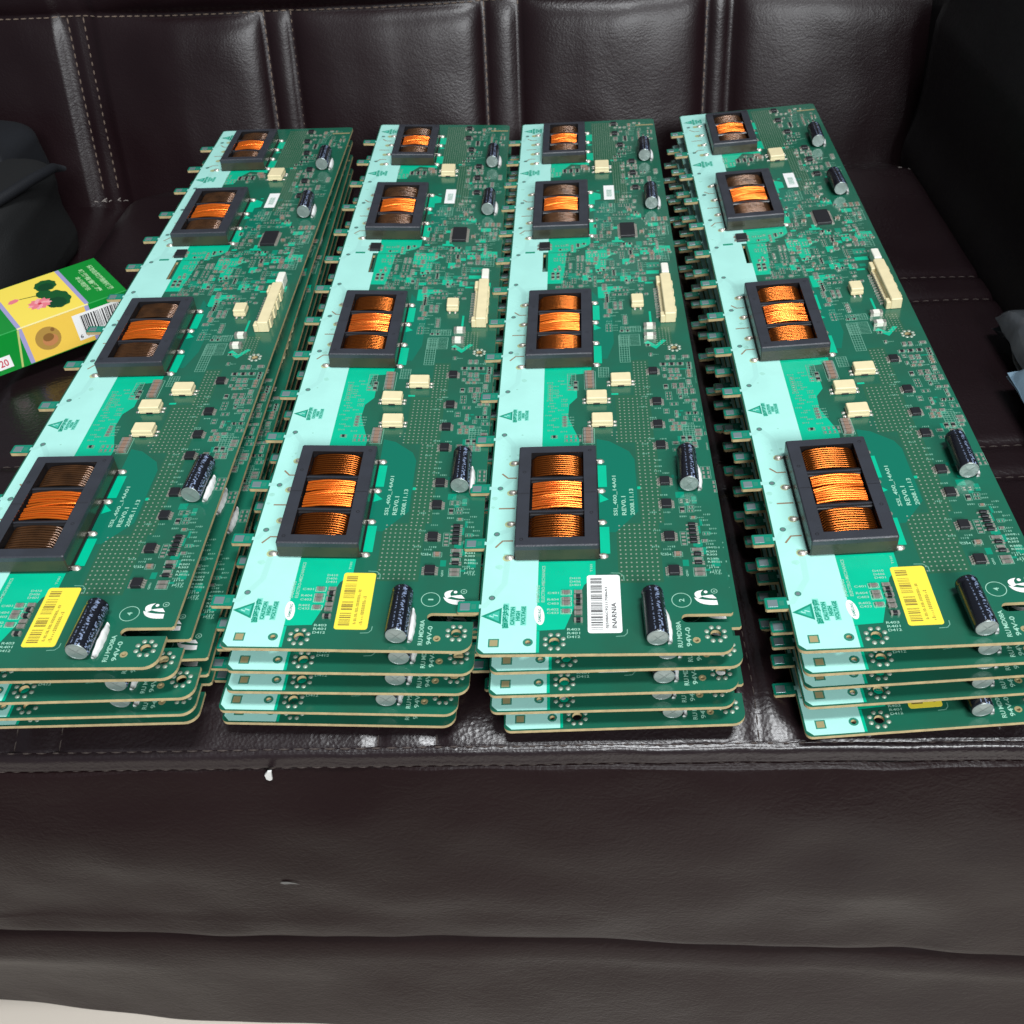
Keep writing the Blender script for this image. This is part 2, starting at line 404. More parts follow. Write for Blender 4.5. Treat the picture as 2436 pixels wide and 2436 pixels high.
# backrest
BX = [(-.384, -.371), (-.224, -.202), (-.048, -.021), (.128, .148)]
bseam = [v for p in BX for v in p]
TOPZ = -.2295
T15 = math.tan(math.radians(15))
def topz(x): return TOPZ + .0015 * math.sin(x * 8)
def back_y(x, z):                  # z relative to camera
    y = .830 + (z + .35) * T15
    d = min(abs(x - s) for s in bseam)
    strip = any(a < x < b for a, b in BX)
    if strip: puff = .0052 * (1 - math.exp(-d / .0042))
    else: puff = .0085 * (1 - math.exp(-d / .0065)) + .006 * (1 - math.exp(-d / .05))
    t = topz(x); dz = abs(z - t)
    puff *= (1 - math.exp(-dz / .007)) * .85 + .15
    if z > t: puff = puff * .5 + .016 * (1 - math.exp(-dz / .012))
    lo = max(0, z + .375); puff *= 1 - .35 * math.exp(-lo / .03)
    if BX[0][0] - .01 < x < BX[0][1] + .01: puff -= .006
    puff *= lerp_tab([(-.372, .38), (-.29, 1.0)], x)
    puff += .0022 * noise.noise(Vector((x * 11, z * 9, 2))) + .0009 * noise.noise(Vector((x * 34, z * 22, 7)))
    return y - puff
bb = MB(); vs = []; fs = []; NX, NZ = 330, 130
for j in range(NZ + 1):
    z = -.40 + j * .30 / NZ
    for i in range(NX + 1):
        x = -.66 + i * 1.02 / NX; vs.append((x, back_y(x, z), z + ZC))
for j in range(NZ):
    for i in range(NX): a = j * (NX + 1) + i; fs.append((a, a + 1, a + NX + 2, a + NX + 1))
bb.add(vs, fs, M_LEATHER, True); sofa_part(bb, 'backrest')
# arm on the right: tall padded side
ab = MB(); vs = []; fs = []
def arm_x(y, z): 
    return .287 + .012 * (1 - math.exp(-(z + .36) / .03)) * 0 + .010 * noise.noise(Vector((y * 6, z * 6, 0))) * .4 + (.012 if y > .80 else 0) - .006 * math.exp(-((z + .335) / .02) ** 2) + max(0, z + .24) * .25
for j in range(51):
    z = -.365 + j * .27 / 50
    for i in range(61): y = .20 + i * .66 / 60; vs.append((arm_x(y, z), y, z + ZC))
for j in range(50):
    for i in range(60): a = j * 61 + i; fs.append((a + 61, a + 62, a + 1, a))
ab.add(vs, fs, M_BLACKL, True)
k = len(ab.v)
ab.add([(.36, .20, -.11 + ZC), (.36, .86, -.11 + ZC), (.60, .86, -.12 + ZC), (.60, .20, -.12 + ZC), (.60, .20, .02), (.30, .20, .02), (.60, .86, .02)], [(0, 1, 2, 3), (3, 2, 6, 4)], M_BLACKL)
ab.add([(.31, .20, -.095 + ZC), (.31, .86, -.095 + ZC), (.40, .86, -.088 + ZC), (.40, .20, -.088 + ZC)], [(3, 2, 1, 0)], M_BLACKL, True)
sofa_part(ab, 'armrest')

# stitching: small thread dashes lying on the seams
def dash(mb, p, q, nrm, r, m):
    p = Vector(p); q = Vector(q); mid = (p + q) / 2 + Vector(nrm) * r * .9
    mb.tube([p, mid * .8 + p * .2, mid * .8 + q * .2, q], [r * .5, r, r, r * .5], m, 5)
for s in bseam:
    st = MB(); z = -.36
    while z < topz(s) - .002:
        z2 = z + .0042; p = (s, back_y(s, z) - .0002, z + ZC); q = (s, back_y(s, z2) - .0002, z2 + ZC)
        dash(st, p, q, (0, -1, .2), .00055, M_THREAD); z += .0062
    sofa_part(st, 'stitching', 'stuff')
st = MB(); x = -.60
while x < .30:
    z = topz(x) - .0012; dash(st, (x, back_y(x, z) - .0002, z + ZC), (x + .0042, back_y(x + .0042, z) - .0002, z + ZC), (0, -1, .2), .00055, M_THREAD); x += .0062
sofa_part(st, 'stitching', 'stuff')
for s in seamx[:6]:
    st = MB(); y = .25
    while y < .80:
        dash(st, (s, y, seat_z(s, y) + .0002), (s, y + .0042, seat_z(s, y + .0042) + .0001), (0, 0, 1), .00032, M_THREADF); y += .0062
    sofa_part(st, 'stitching', 'stuff')
for s in seamy:
    st = MB(); x = -.34
    while x < .28:
        dash(st, (x, s, seat_z(x, s) + .0002), (x + .0042, s, seat_z(x + .0042, s) + .0001), (0, 0, 1), .00032, M_THREADF); x += .0062
    sofa_part(st, 'stitching', 'stuff')
for off, yy in ((-.0001, .2494), (-.0094, .2466)):
    st = MB(); x = -.39
    while x < .35:
        z = ftop(x) + off; dash(st, (x, yy, z + ZC), (x + .0045, yy, ftop(x + .0045) + off + ZC), (0, -1, .6), .0005, M_THREADF); x += .0066
    sofa_part(st, 'stitching', 'stuff')
# frayed corners
for cx, cy, n_, sp in ((-.352, .772, 9, .012), (.284, .768, 7, .012), (.290, .742, 3, .006)):
    fr = MB()
    for i in range(n_):
        a = random.uniform(0, 6.28); px = cx + random.uniform(-sp, sp); py = cy + random.uniform(-sp, sp) * .6; pz = max(seat_z(px, py), seat_z(max(px, -.33), py)) - .001
        l = random.uniform(.002, .006)
        fr.tube([(px, py, pz), (px + l * .5 * math.cos(a), py + l * .5 * math.sin(a), pz + .0009), (px + l * math.cos(a), py + l * math.sin(a), pz + .001)], .00024, M_THREADP, 4)
    sofa_part(fr, 'frayed_threads', 'stuff')

# ------------------------------------------------------------------ circuit board prototype, millimetres, u across, v along
TH = .8; Z1 = TH + .03; Z2 = TH + .06; Z3 = TH + .09; Z4 = TH + .12
TABS = [25, 61.5, 97.5, 133.5, 169, 205.5, 240.5, 276, 312, 348, 383.5, 420, 456, 492]
def arc(cx, cy, r, a0, a1, n=6): return [(cx + r * math.cos(math.radians(a0 + (a1 - a0) * i / n)), cy + r * math.sin(math.radians(a0 + (a1 - a0) * i / n))) for i in range(n + 1)]
def circ(cx, cy, r, n=14): return [(cx + r * math.cos(2 * math.pi * i / n), cy + r * math.sin(2 * math.pi * i / n)) for i in range(n)]
LEN = 525.07
outline = arc(3, 3, 3, 180, 270) + arc(93, 5.5, 5.5, 270, 360) + [(98.5, 15.2)] + arc(82, 17.4, 2.2, 270, 90, 8) + [(99.2, 19.6), (100, 20.4)] + arc(97, LEN - 3, 3, 0, 90) + arc(2, LEN - 2, 2, 90, 180)
tabl = []
for t in reversed(TABS): tabl += [(0, t + 3.2), (-8.4, t + 3.2), (-9, t + 2.6), (-9, t - 2.6), (-8.4, t - 3.2), (0, t - 3.2)]
outline += tabl
FLOW = [(30.2, 6.2, 2.0), (92.1, 9.2, 2.0), (91.6, 208.6, 1.7)]
holes = [circ(x, y, r) for x, y, r in FLOW] + [circ(20, 5.9, 1.1, 10), circ(84.6, 6.2, .8, 10), [(20.3, 295), (21.9, 295), (21.9, 316), (20.3, 316)]]
sub = MB()
sub.poly([outline] + holes, TH, M_MASK)
k0 = len(sub.f); sub.poly([outline] + holes, -TH, M_MASKB)
for i in range(k0, len(sub.f)): sub.f[i] = tuple(reversed(sub.f[i]))
sub.walls(outline, -TH, TH, M_FR4)
for h in holes: sub.walls(h, -TH, TH, M_FR4, True)
ME_SUB = sub.mesh('substrate', .001)

M_TABG = mat('tab_green_mask', (.004, .22, .14), .2)
ink = MB()
ink.poly([[(.7, 3.2), (3.2, .7), (23.2, .7), (23.2, 295), (20.0, 295), (20.0, 319), (23.2, 319), (23.2, LEN - .6), (2, LEN - .6), (.7, LEN - 2)], circ(20, 5.9, 1.9, 12)], Z2, M_MINT)
DOTS = [29.5, 67, 97.2, 136.8, 172.6, 208.5, 244.5, 280.7, 316.9, 353, 389, 422, 456.4, 501.7]
PINV = {0: (50, 66), 1: (192, 66), 2: (336, 66), 3: (449, 54)}
def pins_v(v0, ln): return [v0 + 2.3 + (ln - 3.6) * k / 3 for k in range(4)]
allpins = [v for a, b in PINV.values() for v in pins_v(a, b)]
for i, d in enumerate(DOTS):
    t = TABS[i]
    ink.strip([(-.2, t), (2, t), (4.8, d)], 2.2, Z2 + .012, M_TRACE)
    pv = min(allpins, key=lambda q: abs(q - d - 12)); 
    e = d + (pv - d) * .35
    ink.strip([(4.8, d), (9.5, e), (10.2, pv)], 2.6, Z2 + .012, M_TRACE)
    ink.ring(4.8, d, Z2 + .04, .95, 1.35, M_OUTL, 14); ink.disc(4.8, d, Z2 + .03, .95, M_PADG, 12)
    ink.rect(-8.7, -.05, t - 2.9, t + 2.9, TH + .015, M_TABG)
    ink.rect(-3.3, -1.4, t - 1.3, t + 1.3, Z1, M_OUTL)
for (v0, ln) in PINV.values():
    pv = pins_v(v0, ln)
    for a in range(3):
        mid = (pv[a] + pv[a + 1]) / 2
        if a == 0: pl = [(4.6, mid - 4), (7.5, mid), (12, mid)]
        elif a == 1: pl = [(4.8, mid), (12, mid)]
        else: pl = [(5.2, mid + 3.2), (8, mid), (12, mid)]
        ink.strip(pl, .85, Z2 + .03, M_SLOT)
    for v in pv: ink.disc(10.0, v, Z2 + .035, 2.05, M_FLUX, 12)
ink.frame(4.6, 8.8, 3.6, 7.8, Z2 + .03, .55, M_OUTL); ink.rect(5.15, 8.25, 4.15, 7.25, Z2 + .05, M_PADT)
ink.ring(20, 5.9, Z2 + .03, 1.15, 2.0, M_OUTL, 14); ink.ring(84.6, 6.2, Z1, .8, 1.5, M_PADT, 12)
rs = random.Random(31)
M_STAIN = mat('flux_smear', (.36, .70, .60), .22, var=.12, vscale=220)
for i in range(26):
    u = rs.uniform(2, 20); v = rs.uniform(30, 515); a = rs.uniform(.5, 1.6); ink.sheet([(u + a * rs.uniform(.7, 1.3) * math.cos(k * .7), v + a * rs.uniform(.6, 1.2) * math.sin(k * .7)) for k in range(9)], Z2 + .006 + i * .0002, M_STAIN)
# caution mark: triangle outline, bolt and words in green on the white strip
M_CP = mat('caution_halo', (.20, .64, .52), .32)
def caution(mb, u0, v0, s, detail=True):
    def P(a, b): return (u0 + a * s, v0 + b * s)
    tri_o = [P(0, 0), P(8.2, -4.4), P(8.2, 4.4)]; tri_i = [P(2.0, 0), P(7.3, -2.9), P(7.3, 2.9)]
    M_CF = mat('caution_fill', (.05, .46, .33), .3)
    mb.sheet(tri_o, Z2 + .022, M_CF)
    for i in range(3): j = (i + 1) % 3; mb.sheet([tri_o[i], tri_o[j], tri_i[j], tri_i[i]], Z2 + .03, M_GREENINK)
    for q_, a_, b_ in ((9.9, -6.2, 6.2), (12.7, -4.6, 4.4), (14.8, -2.4, 2.2), (17.0, -4.6, 4.6)): mb.rect(u0 + (q_ - 1.2) * s, u0 + (q_ + 1.2) * s, v0 + (a_ - .5) * s, v0 + (b_ + .5) * s, Z2 + .016 + q_ * .0003, M_CP)
    if detail:
        mb.strip([P(3.4, .2), P(5.0, -.6), P(5.0, .7), P(6.8, 0)], .55 * s, Z2 + .03, M_MINT)
        put_text(mb, '高压注意', u0 + 11.4 * s, v0 - 6.4 * s, Z2 + .03, 13.0 * s, 2.9 * s, M_GREENINK, True, .05)
        put_text(mb, 'CAUTION', u0 + 13.5 * s, v0 - 4.8 * s, Z2 + .03, 9.6 * s, 1.75 * s, M_GREENINK, True, .05)
        put_text(mb, 'HIGH', u0 + 15.6 * s, v0 - 2.6 * s, Z2 + .03, 5.2 * s, 1.7 * s, M_GREENINK, True, .05)
        put_text(mb, 'VOLTAGE', u0 + 17.8 * s, v0 - 4.8 * s, Z2 + .03, 9.8 * s, 1.75 * s, M_GREENINK, True, .05)
caution(ink, .9, 19.7, 1.0); caution(ink, 1.2, 152, .82); caution(ink, 1.2, 436, .78); caution(ink, 2.0, 511, .75)
# bare area beside the small transistor
ink.rect(9, 20, 321, 328, Z2 + .02, M_TRACE); ink.rect(9, 15, 318.6, 320.6, Z2 + .03, M_GREENINK)
ME_INK = ink.mesh('white_ink_strip', .001)

pour = MB()
for pl in ([(23.2, 11.8), (34.2, 12.4), (42, 36), (46.8, 41), (46.9, 49.8), (23.2, 49.8)],
           [(23.2, 120), (40, 120), (41, 131), (38, 141), (35.5, 150), (36, 160), (40, 166), (40, 172), (36, 178), (37, 186), (47.4, 187.4), (47.6, 193), (23.2, 193)],
           [(52.5, 262), (58, 262), (60, 270), (66, 271), (66, 275), (52.5, 275)], [(51, 388), (57, 390), (57, 398), (51, 402)],
           [(23.2, 318.3), (34.7, 318.8), (45.5, 324), (49.2, 328), (49.3, 337), (23.2, 337)],
           [(23.2, 280.5), (32.2, 280.5), (34.7, 318), (23.2, 318)],
           [(46, 320), (61, 319), (62, 313), (58, 308), (58, 294), (52, 292), (51, 304), (46, 306)],
           [(23.4, 427), (29.9, 427.5), (32.6, 440), (37.5, 448), (50, 445), (50, 450), (23.4, 450)]):
    pour.poly([pl], Z1, M_VIVID)
pour.rect(23.2, 24.4, .8, 11.6, Z1, M_VIVID)
for v0, ln in PINV.values():
    pour.rect(48.6, 53.2, v0 + 4.0, v0 + ln * .31, Z1 + .01, M_VIVID); pour.rect(48.6, 53.0, v0 + ln * .71, v0 + ln * .94, Z1 + .01, M_VIVID)
    pour.poly([[(49.6, v0 + ln * .55), (53.5, v0 + ln * .58), (49.6, v0 + ln * .64)]], Z1 + .01, M_VIVID)
pour.poly([[(49.0, 132), (55, 130), (64, 122), (66.2, 116), (66.2, 80), (56, 67), (49.0, 67)]], Z1, M_POUR)
pour.poly([[(49, 200), (56, 200), (60, 215), (60, 250), (49, 270)]], Z1, M_POUR)
pour.poly([[(52, 345), (63, 352), (62, 386), (52, 388)]], Z1, M_POUR)
pour.poly([[(76, 214), (82, 208), (88, 216), (86, 217), (82, 212), (78, 216)]], Z1 + .01, M_VIVID)
pour.rect(80.2, 81.4, 232, 246, Z1 + .01, M_VIVID)
pour.rect(86, 99, 512.5, 514.5, Z1 + .01, M_PADT)
for i in range(26):
    u = random.uniform(40, 95); v = random.choice([random.uniform(275, 332), random.uniform(70, 200), random.uniform(345, 500)])
    if u < 54 and not 280 < v < 332: continue
    pour.rect(u, u + random.uniform(1, 4), v, v + random.uniform(1, 3.5), Z1 + .005, random.choice((M_VIVID, M_POUR)))
M_MIDG = mat('mid_green_mask', (.003, .24, .145), .16, spec=.55, bump=.05, bscale=240); M_OLIVE = mat('olive_mask', (.022, .112, .060), .17, spec=.55, bump=.05, bscale=240)
for a, b, c, d in ((56.2, 74.4, 37, 72.5), (67, 77, 72.5, 128.5), (59, 76.2, 128.5, 167), (68.4, 77, 167, 198), (52.6, 70, 452, 521), (65.6, 75.2, 383, 449), (82, 91, 211, 230)): pour.rect(a, b, c, d, TH + .012, M_OLIVE)
rq = random.Random(21)
for i in range(60):
    u = rq.uniform(34, 92); v = rq.uniform(276, 372)
    if u < 52 and v > 318: continue
    if u < 66 and v > 362: continue
    pour.rect(u, u + rq.uniform(2, 8), v, v + rq.uniform(1.5, 7), TH + .016 + .0008 * i, M_MIDG if rq.random() < .55 else M_VIVID)
for i in range(26):
    u = rq.uniform(82, 95); v = rq.uniform(40, 200); pour.rect(u, u + rq.uniform(1, 4), v, v + rq.uniform(1, 5), TH + .016 + .0008 * i, M_MIDG)
ME_POUR = pour.mesh('copper_pour', .001)

via = MB()
def vgrid(u0, u1, v0, v1, pu, pv, skip=None, r=.42):
    j = 0; v = v0
    while v <= v1:
        u = u0 + (0 if j % 2 == 0 else pu * .0)
        while u <= u1:
            if not (skip and skip(u, v)): via.disc(u, v, Z2, r, M_VIA, 6)
            u += pu
        v += pv; j += 1
vgrid(57.5, 73, 38.5, 71, 2.15, 2.5); vgrid(68.2, 75.6, 73, 128, 2.4, 2.5)
vgrid(56.5, 75, 129.5, 166, 2.2, 2.45, lambda u, v: (u < 59 and v > 139 and v < 165) or (u + v * .5 < 123)); vgrid(69.5, 75.5, 167, 196, 2.0, 2.4)
vgrid(83, 90, 212, 229, 1.7, 2.0, r=.35)
vgrid(53.5, 69, 449, 520, 1.55, 2.2, lambda u, v: u > 66 and v > 490 or v < 452 and u < 65, r=.36); vgrid(66.5, 74.5, 384, 448, 1.6, 2.2, r=.36)
def flower(u, v, r):
    for i in range(8):
        a = 2 * math.pi * (i + .5) / 8; via.dome(u + r * math.cos(a), v + r * math.sin(a), Z1, .98, .35, M_VIA, 8)
    via.ring(u, v, Z1, 2.0, 2.55, M_MASKB, 14)
flower(30.2, 6.2, 3.75); flower(92.1, 9.2, 3.6); flower(91.6, 208.6, 2.9)
ME_VIA = via.mesh('via_grid', .001)

# --- silkscreen
silk = MB()
put_text(silk, 'SSI_400_14A01', 57.4, 77.4, Z4, 27, 2.0, M_SILK)
put_text(silk, 'REV0.1', 61.0, 77.6, Z4, 12.6, 2.0, M_SILK)
put_text(silk, '2008.11.13', 64.6, 77.6, Z4, 17.6, 1.9, M_SILK)
put_text(silk, 'SAMSUNG', 24.0, 26.6, Z4, 9.5, 1.35, M_SILK)
put_text(silk, 'ELECTRO-MECHANICS', 26.1, 26.8, Z4, 20.5, 1.35, M_SILK)
put_text(silk, 'MD08A', 79.2, 6.8, Z4, 9.0, 1.9, M_SILK); put_text(silk, 'RU', 79.2, 2.6, Z4, 3.4, 1.9, M_SILK)
put_text(silk, '94V-0', 82.6, 3.0, Z4, 9.6, 2.0, M_SILK)
put_text(silk, 'T101', 45.6, 43.4, Z4, 4.4, 1.0, M_SILK)
for i, t in enumerate(('D401', 'D406', 'D410')): put_text(silk, t, 36.2, 35.5 + i * 1.9, Z4, 4.4, 1.2, M_SILK, False)
for i, t in enumerate(('R403', 'R401', 'D412')): put_text(silk, t, 35.2, 11.6 - i * 1.9, Z4, 5.0, 1.25, M_SILK, False)
for v, t in ((31.2, 'C401'), (27.6, 'R404'), (25.4, 'C403'), (22.2, 'R402'), (20.4, 'C433')): put_text(silk, t, 27.2, v, Z4, 4.6, 1.2, M_SILK, False)
put_text(silk, 'C354', 74.4, 52.3, Z4, 4.0, 1.1, M_SILK, False)
put_text(silk, 'Q351', 84.6, 40.0, Z4, 3.6, 1.0, M_SILK)
for v, t in ((56, 'J209'), (53.6, 'R201'), (51.8, 'R303'), (49.4, 'R302'), (47.6, 'R305'), (44.2, 'J110'), (41.6, 'J211')): put_text(silk, t, 93, v, Z4, 4.2, 1.1, M_SILK, False)
# oval maker's mark
n = 22; ov = [(24.1 + 2.05 * math.cos(2 * math.pi * i / n) + .18 * 5.0 * math.sin(2 * math.pi * i / n) * -.6, 19.8 + 5.1 * math.sin(2 * math.pi * i / n)) for i in range(n)]
silk.sheet(ov, Z4, M_WHT); put_text(silk, 'SAMSUNG', 24.9, 16.3, Z4 + .03, 7.0, 1.25, M_GREENINK)
# crescent emblem and ringed R
def blade(pts_o, pts_i):
    n = len(pts_o); silk.add([(x, y, Z4) for x, y in pts_o] + [(x, y, Z4) for x, y in pts_i], [(i, i + 1, n + i + 1, n + i) for i in range(n - 1)], M_WHT)
def bez(p0, p1, p2, n=10): return [((1 - t) ** 2 * p0[0] + 2 * t * (1 - t) * p1[0] + t * t * p2[0], (1 - t) ** 2 * p0[1] + 2 * t * (1 - t) * p1[1] + t * t * p2[1]) for t in [i / n for i in range(n + 1)]]
blade(bez((89.5, 32.3), (84.0, 31.6), (86.9, 27.6)), bez((89.5, 32.3), (87.6, 30.6), (88.8, 28.6)))
blade(bez((85.6, 28.4), (86.8, 23.6), (94.6, 24.2)), bez((85.6, 28.4), (88.6, 26.6), (94.4, 26.6)))
blade(bez((88.3, 28.9), (91.0, 27.6), (94.4, 27.6)), bez((88.3, 28.9), (90.2, 29.4), (93.0, 29.6)))
silk.disc(90.4, 31.2, Z4, .75, M_WHT, 10); silk.ring(93.8, 31.6, Z4, 1.05, 1.3, M_SILK, 16); put_text(silk, 'R', 94.3, 31.2, Z4, .9, .9, M_SILK)
silk.ring(80.5, 26.9, Z4, 3.65, 3.95, M_SILK, 30)
def bars(u, v, n, l, h, mt=M_SILKD, turn=False):
    """a designator too small to read: a row of n letter-sized ticks"""
    for i in range(n):
        a = u + i * l / n; q = l / n * .62
        if random.random() < .5: silk.frame(a, a + q, v, v + h, Z4, h * .24, mt)
        else: silk.rect(a, a + q * .4, v, v + h, Z4, mt); silk.rect(a + q * .4, a + q, v + h * .4, v + h * .7, Z4, mt)
# corner marks round the label
silk.strip([(53, 42.6), (56.6, 42.4), (58.2, 40.8), (58.3, 38)], .35, Z4, M_SILKD)
silk.strip([(54, 8.4), (57.2, 8.6), (58.4, 10), (58.5, 12)], .35, Z4, M_SILKD)
def table(u0, u1, v0, v1, nu, nv, fill=True):
    silk.frame(u0, u1, v0, v1, Z4, .3, M_SILKD)
    for i in range(1, nu): u = u0 + (u1 - u0) * i / nu; silk.rect(u - .1, u + .1, v0, v1, Z4 + .005, M_SILKD)
    for i in range(1, nv): v = v0 + (v1 - v0) * i / nv; silk.rect(u0, u1, v - .13, v + .13, Z4 + .01, M_SILKD)
table(62.5, 68, 196, 222, 4, 12); table(63, 74, 211.5, 223, 2, 9); table(64, 75, 225, 231, 8, 4)
table(51, 56.5, 183, 192, 4, 6); table(91, 95, 165, 172, 3, 5); table(90, 96, 127, 141, 4, 9); table(92, 98, 336, 352, 3, 9); table(90, 96, 303, 320, 3, 8)
table(35, 39.5, 176, 187, 2, 7); table(57, 66, 370, 383, 5, 8)

# --- chips: geometry joined; body between two tinned ends
chips = MB()
occ = [(12, 50, a - 2, a + b + 2) for a, b in PINV.values()] + [(42, 58.5, 8, 42.5), (63, 77, 2, 31), (83, 95, 88, 121), (82, 96, 228, 295), (65, 80, 328, 358), (84, 97, 362, 402), (84, 97, 436, 482),
       (54, 70, 172, 188), (42, 58, 158, 173), (44, 60, 138, 152), (69, 80, 246, 262), (75, 86, 216, 231), (51, 66, 386, 452), (87, 96, 203, 214), (62, 75, 195, 224), (54, 67, 74, 108), (78, 100, 2, 36), (15, 27, 316, 334)]
def free(u0, u1, v0, v1):
    return not any(u0 < b and u1 > a and v0 < d and v1 > c for a, b, c, d in occ)
def chip(mb, u, v, l, w_, h, body, along='u', outl=True, reg=True, tin=M_TIN):
    a, b = (l, w_) if along == 'u' else (w_, l)
    if outl: silk.frame(u - a / 2 - .5, u + a / 2 + .5, v - b / 2 - .5, v + b / 2 + .5, Z4, .26, M_SILKD)
    e = .24 * l
    if along == 'u':
        mb.box(u - a / 2, u - a / 2 + e, v - b / 2, v + b / 2, TH, TH + h, tin); mb.box(u + a / 2 - e, u + a / 2, v - b / 2, v + b / 2, TH, TH + h, tin)
        mb.box(u - a / 2 + e, u + a / 2 - e, v - b / 2 * .96, v + b / 2 * .96, TH, TH + h * 1.08, body)
    else:
        mb.box(u - a / 2, u + a / 2, v - b / 2, v - b / 2 + e, TH, TH + h, tin); mb.box(u - a / 2, u + a / 2, v + b / 2 - e, v + b / 2, TH, TH + h, tin)
        mb.box(u - a / 2 * .96, u + a / 2 * .96, v - b / 2 + e, v + b / 2 - e, TH, TH + h * 1.08, body)
    if reg: occ.append((u - a / 2 - .4, u + a / 2 + .4, v - b / 2 - .4, v + b / 2 + .4))
def pads3(mb, u, v):                    # small three-legged diode
    mb.box(u - 1.5, u + 1.5, v - .8, v + .8, TH + .1, TH + 1.1, M_DARK, .2)
    for du, dv in ((-2.0, 0), (2.0, .6), (2.0, -.6)): mb.box(u + du - .55, u + du + .55, v + dv - .3, v + dv + .3, TH, TH + .3, M_TIN)
    occ.append((u - 2.6, u + 2.6, v - 1.2, v + 1.2))
SING = []                               # larger chips that are parts of their own: (name, u, v, mesh)
def single(name, l, w_, h, body, along='u'):
    mb = MB(); e = .24 * l; a, b = (l, w_) if along == 'u' else (w_, l)
    if along == 'u':
        mb.box(-a / 2, -a / 2 + e, -b / 2, b / 2, TH, TH + h, M_TIN); mb.box(a / 2 - e, a / 2, -b / 2, b / 2, TH, TH + h, M_TIN); mb.box(-a / 2 + e, a / 2 - e, -b / 2 * .96, b / 2 * .96, TH, TH + h * 1.08, body, .1)
    else:
        mb.box(-a / 2, a / 2, -b / 2, -b / 2 + e, TH, TH + h, M_TIN); mb.box(-a / 2, a / 2, b / 2 - e, b / 2, TH, TH + h, M_TIN); mb.box(-a / 2 * .96, a / 2 * .96, -b / 2 + e, b / 2 - e, TH, TH + h * 1.08, body, .1)
    return mb.mesh(name, .001)
ME_CER = single('ceramic_capacitor', 4.6, 2.2, 1.5, M_BROWNC); ME_RES = single('chip_resistor', 3.2, 1.8, .8, M_CHIPG); ME_BLK = single('chip_diode', 3.4, 1.8, 1.2, M_DARK)
ME_FUSE = single('chip_fuse', 6.4, 3.2, 2.4, M_CREAMW); ME_CERS = single('ceramic_capacitor', 3.0, 1.8, 1.1, M_BROWNC)
def sg(name, me, u, v): SING.append((name, me, u, v)); occ.append((u - 2.6, u + 2.6, v - 1.3, v + 1.3))
for v in (31.8, 28.0, 25.8, 21.6): sg('chip_resistor', ME_RES, 34.8, v); silk.frame(32.6, 37.0, v - 1.3, v + 1.3, Z4, .25, M_SILK)
for v, me in ((31.8, ME_RES), (29.0, ME_BLK), (26.0, ME_BLK), (23.2, ME_RES), (20.6, ME_RES), (16.6, ME_BLK)):
    sg('chip_diode' if me is ME_BLK else 'chip_resistor', me, 39.6, v)
for i in range(5): sg('ceramic_capacitor', ME_CER, 46.6 - i * .05, 174.8 + i * 2.9)
for i in range(4): sg('ceramic_capacitor', ME_CER, 45.2, 130.2 + i * 2.7)
silk.frame(43.6, 49.6, 172.6, 188.6, Z4, .3, M_SILKD); silk.frame(42.4, 48.2, 128.3, 140.2, Z4, .3, M_SILKD)
sg('ceramic_capacitor', ME_CERS, 81.1, 52.8); silk.frame(79, 83.2, 51.4, 54.2, Z4, .22, M_SILKD)
sg('chip_fuse', ME_FUSE, 79.8, 229); sg('chip_fuse', ME_FUSE, 79.4, 219)
for u, v in ((46.5, 441.5), (48.2, 438)): sg('ceramic_capacitor', ME_CER, u, v)
for u, v in ((75, 336 + 36), (61.0, 341), (81.5, 341), (74, 309), (86, 312)): sg('ceramic_capacitor', ME_CERS, u, v)
SOPS = [(79.0, 186.5), (79.3, 160), (78.6, 141.6), (78.9, 125.4), (78.9, 99.3), (78.6, 84), (78.4, 63.3), (78.8, 43)]
SOPF = [(69.5, 516.3), (69.7, 498), (73.0, 476.5), (80.0, 447), (79.9, 428), (80.6, 404.5)]
for u, v in SOPS + SOPF: occ.append((u - 4.4, u + 4.4, v - 3.2, v + 3.2))
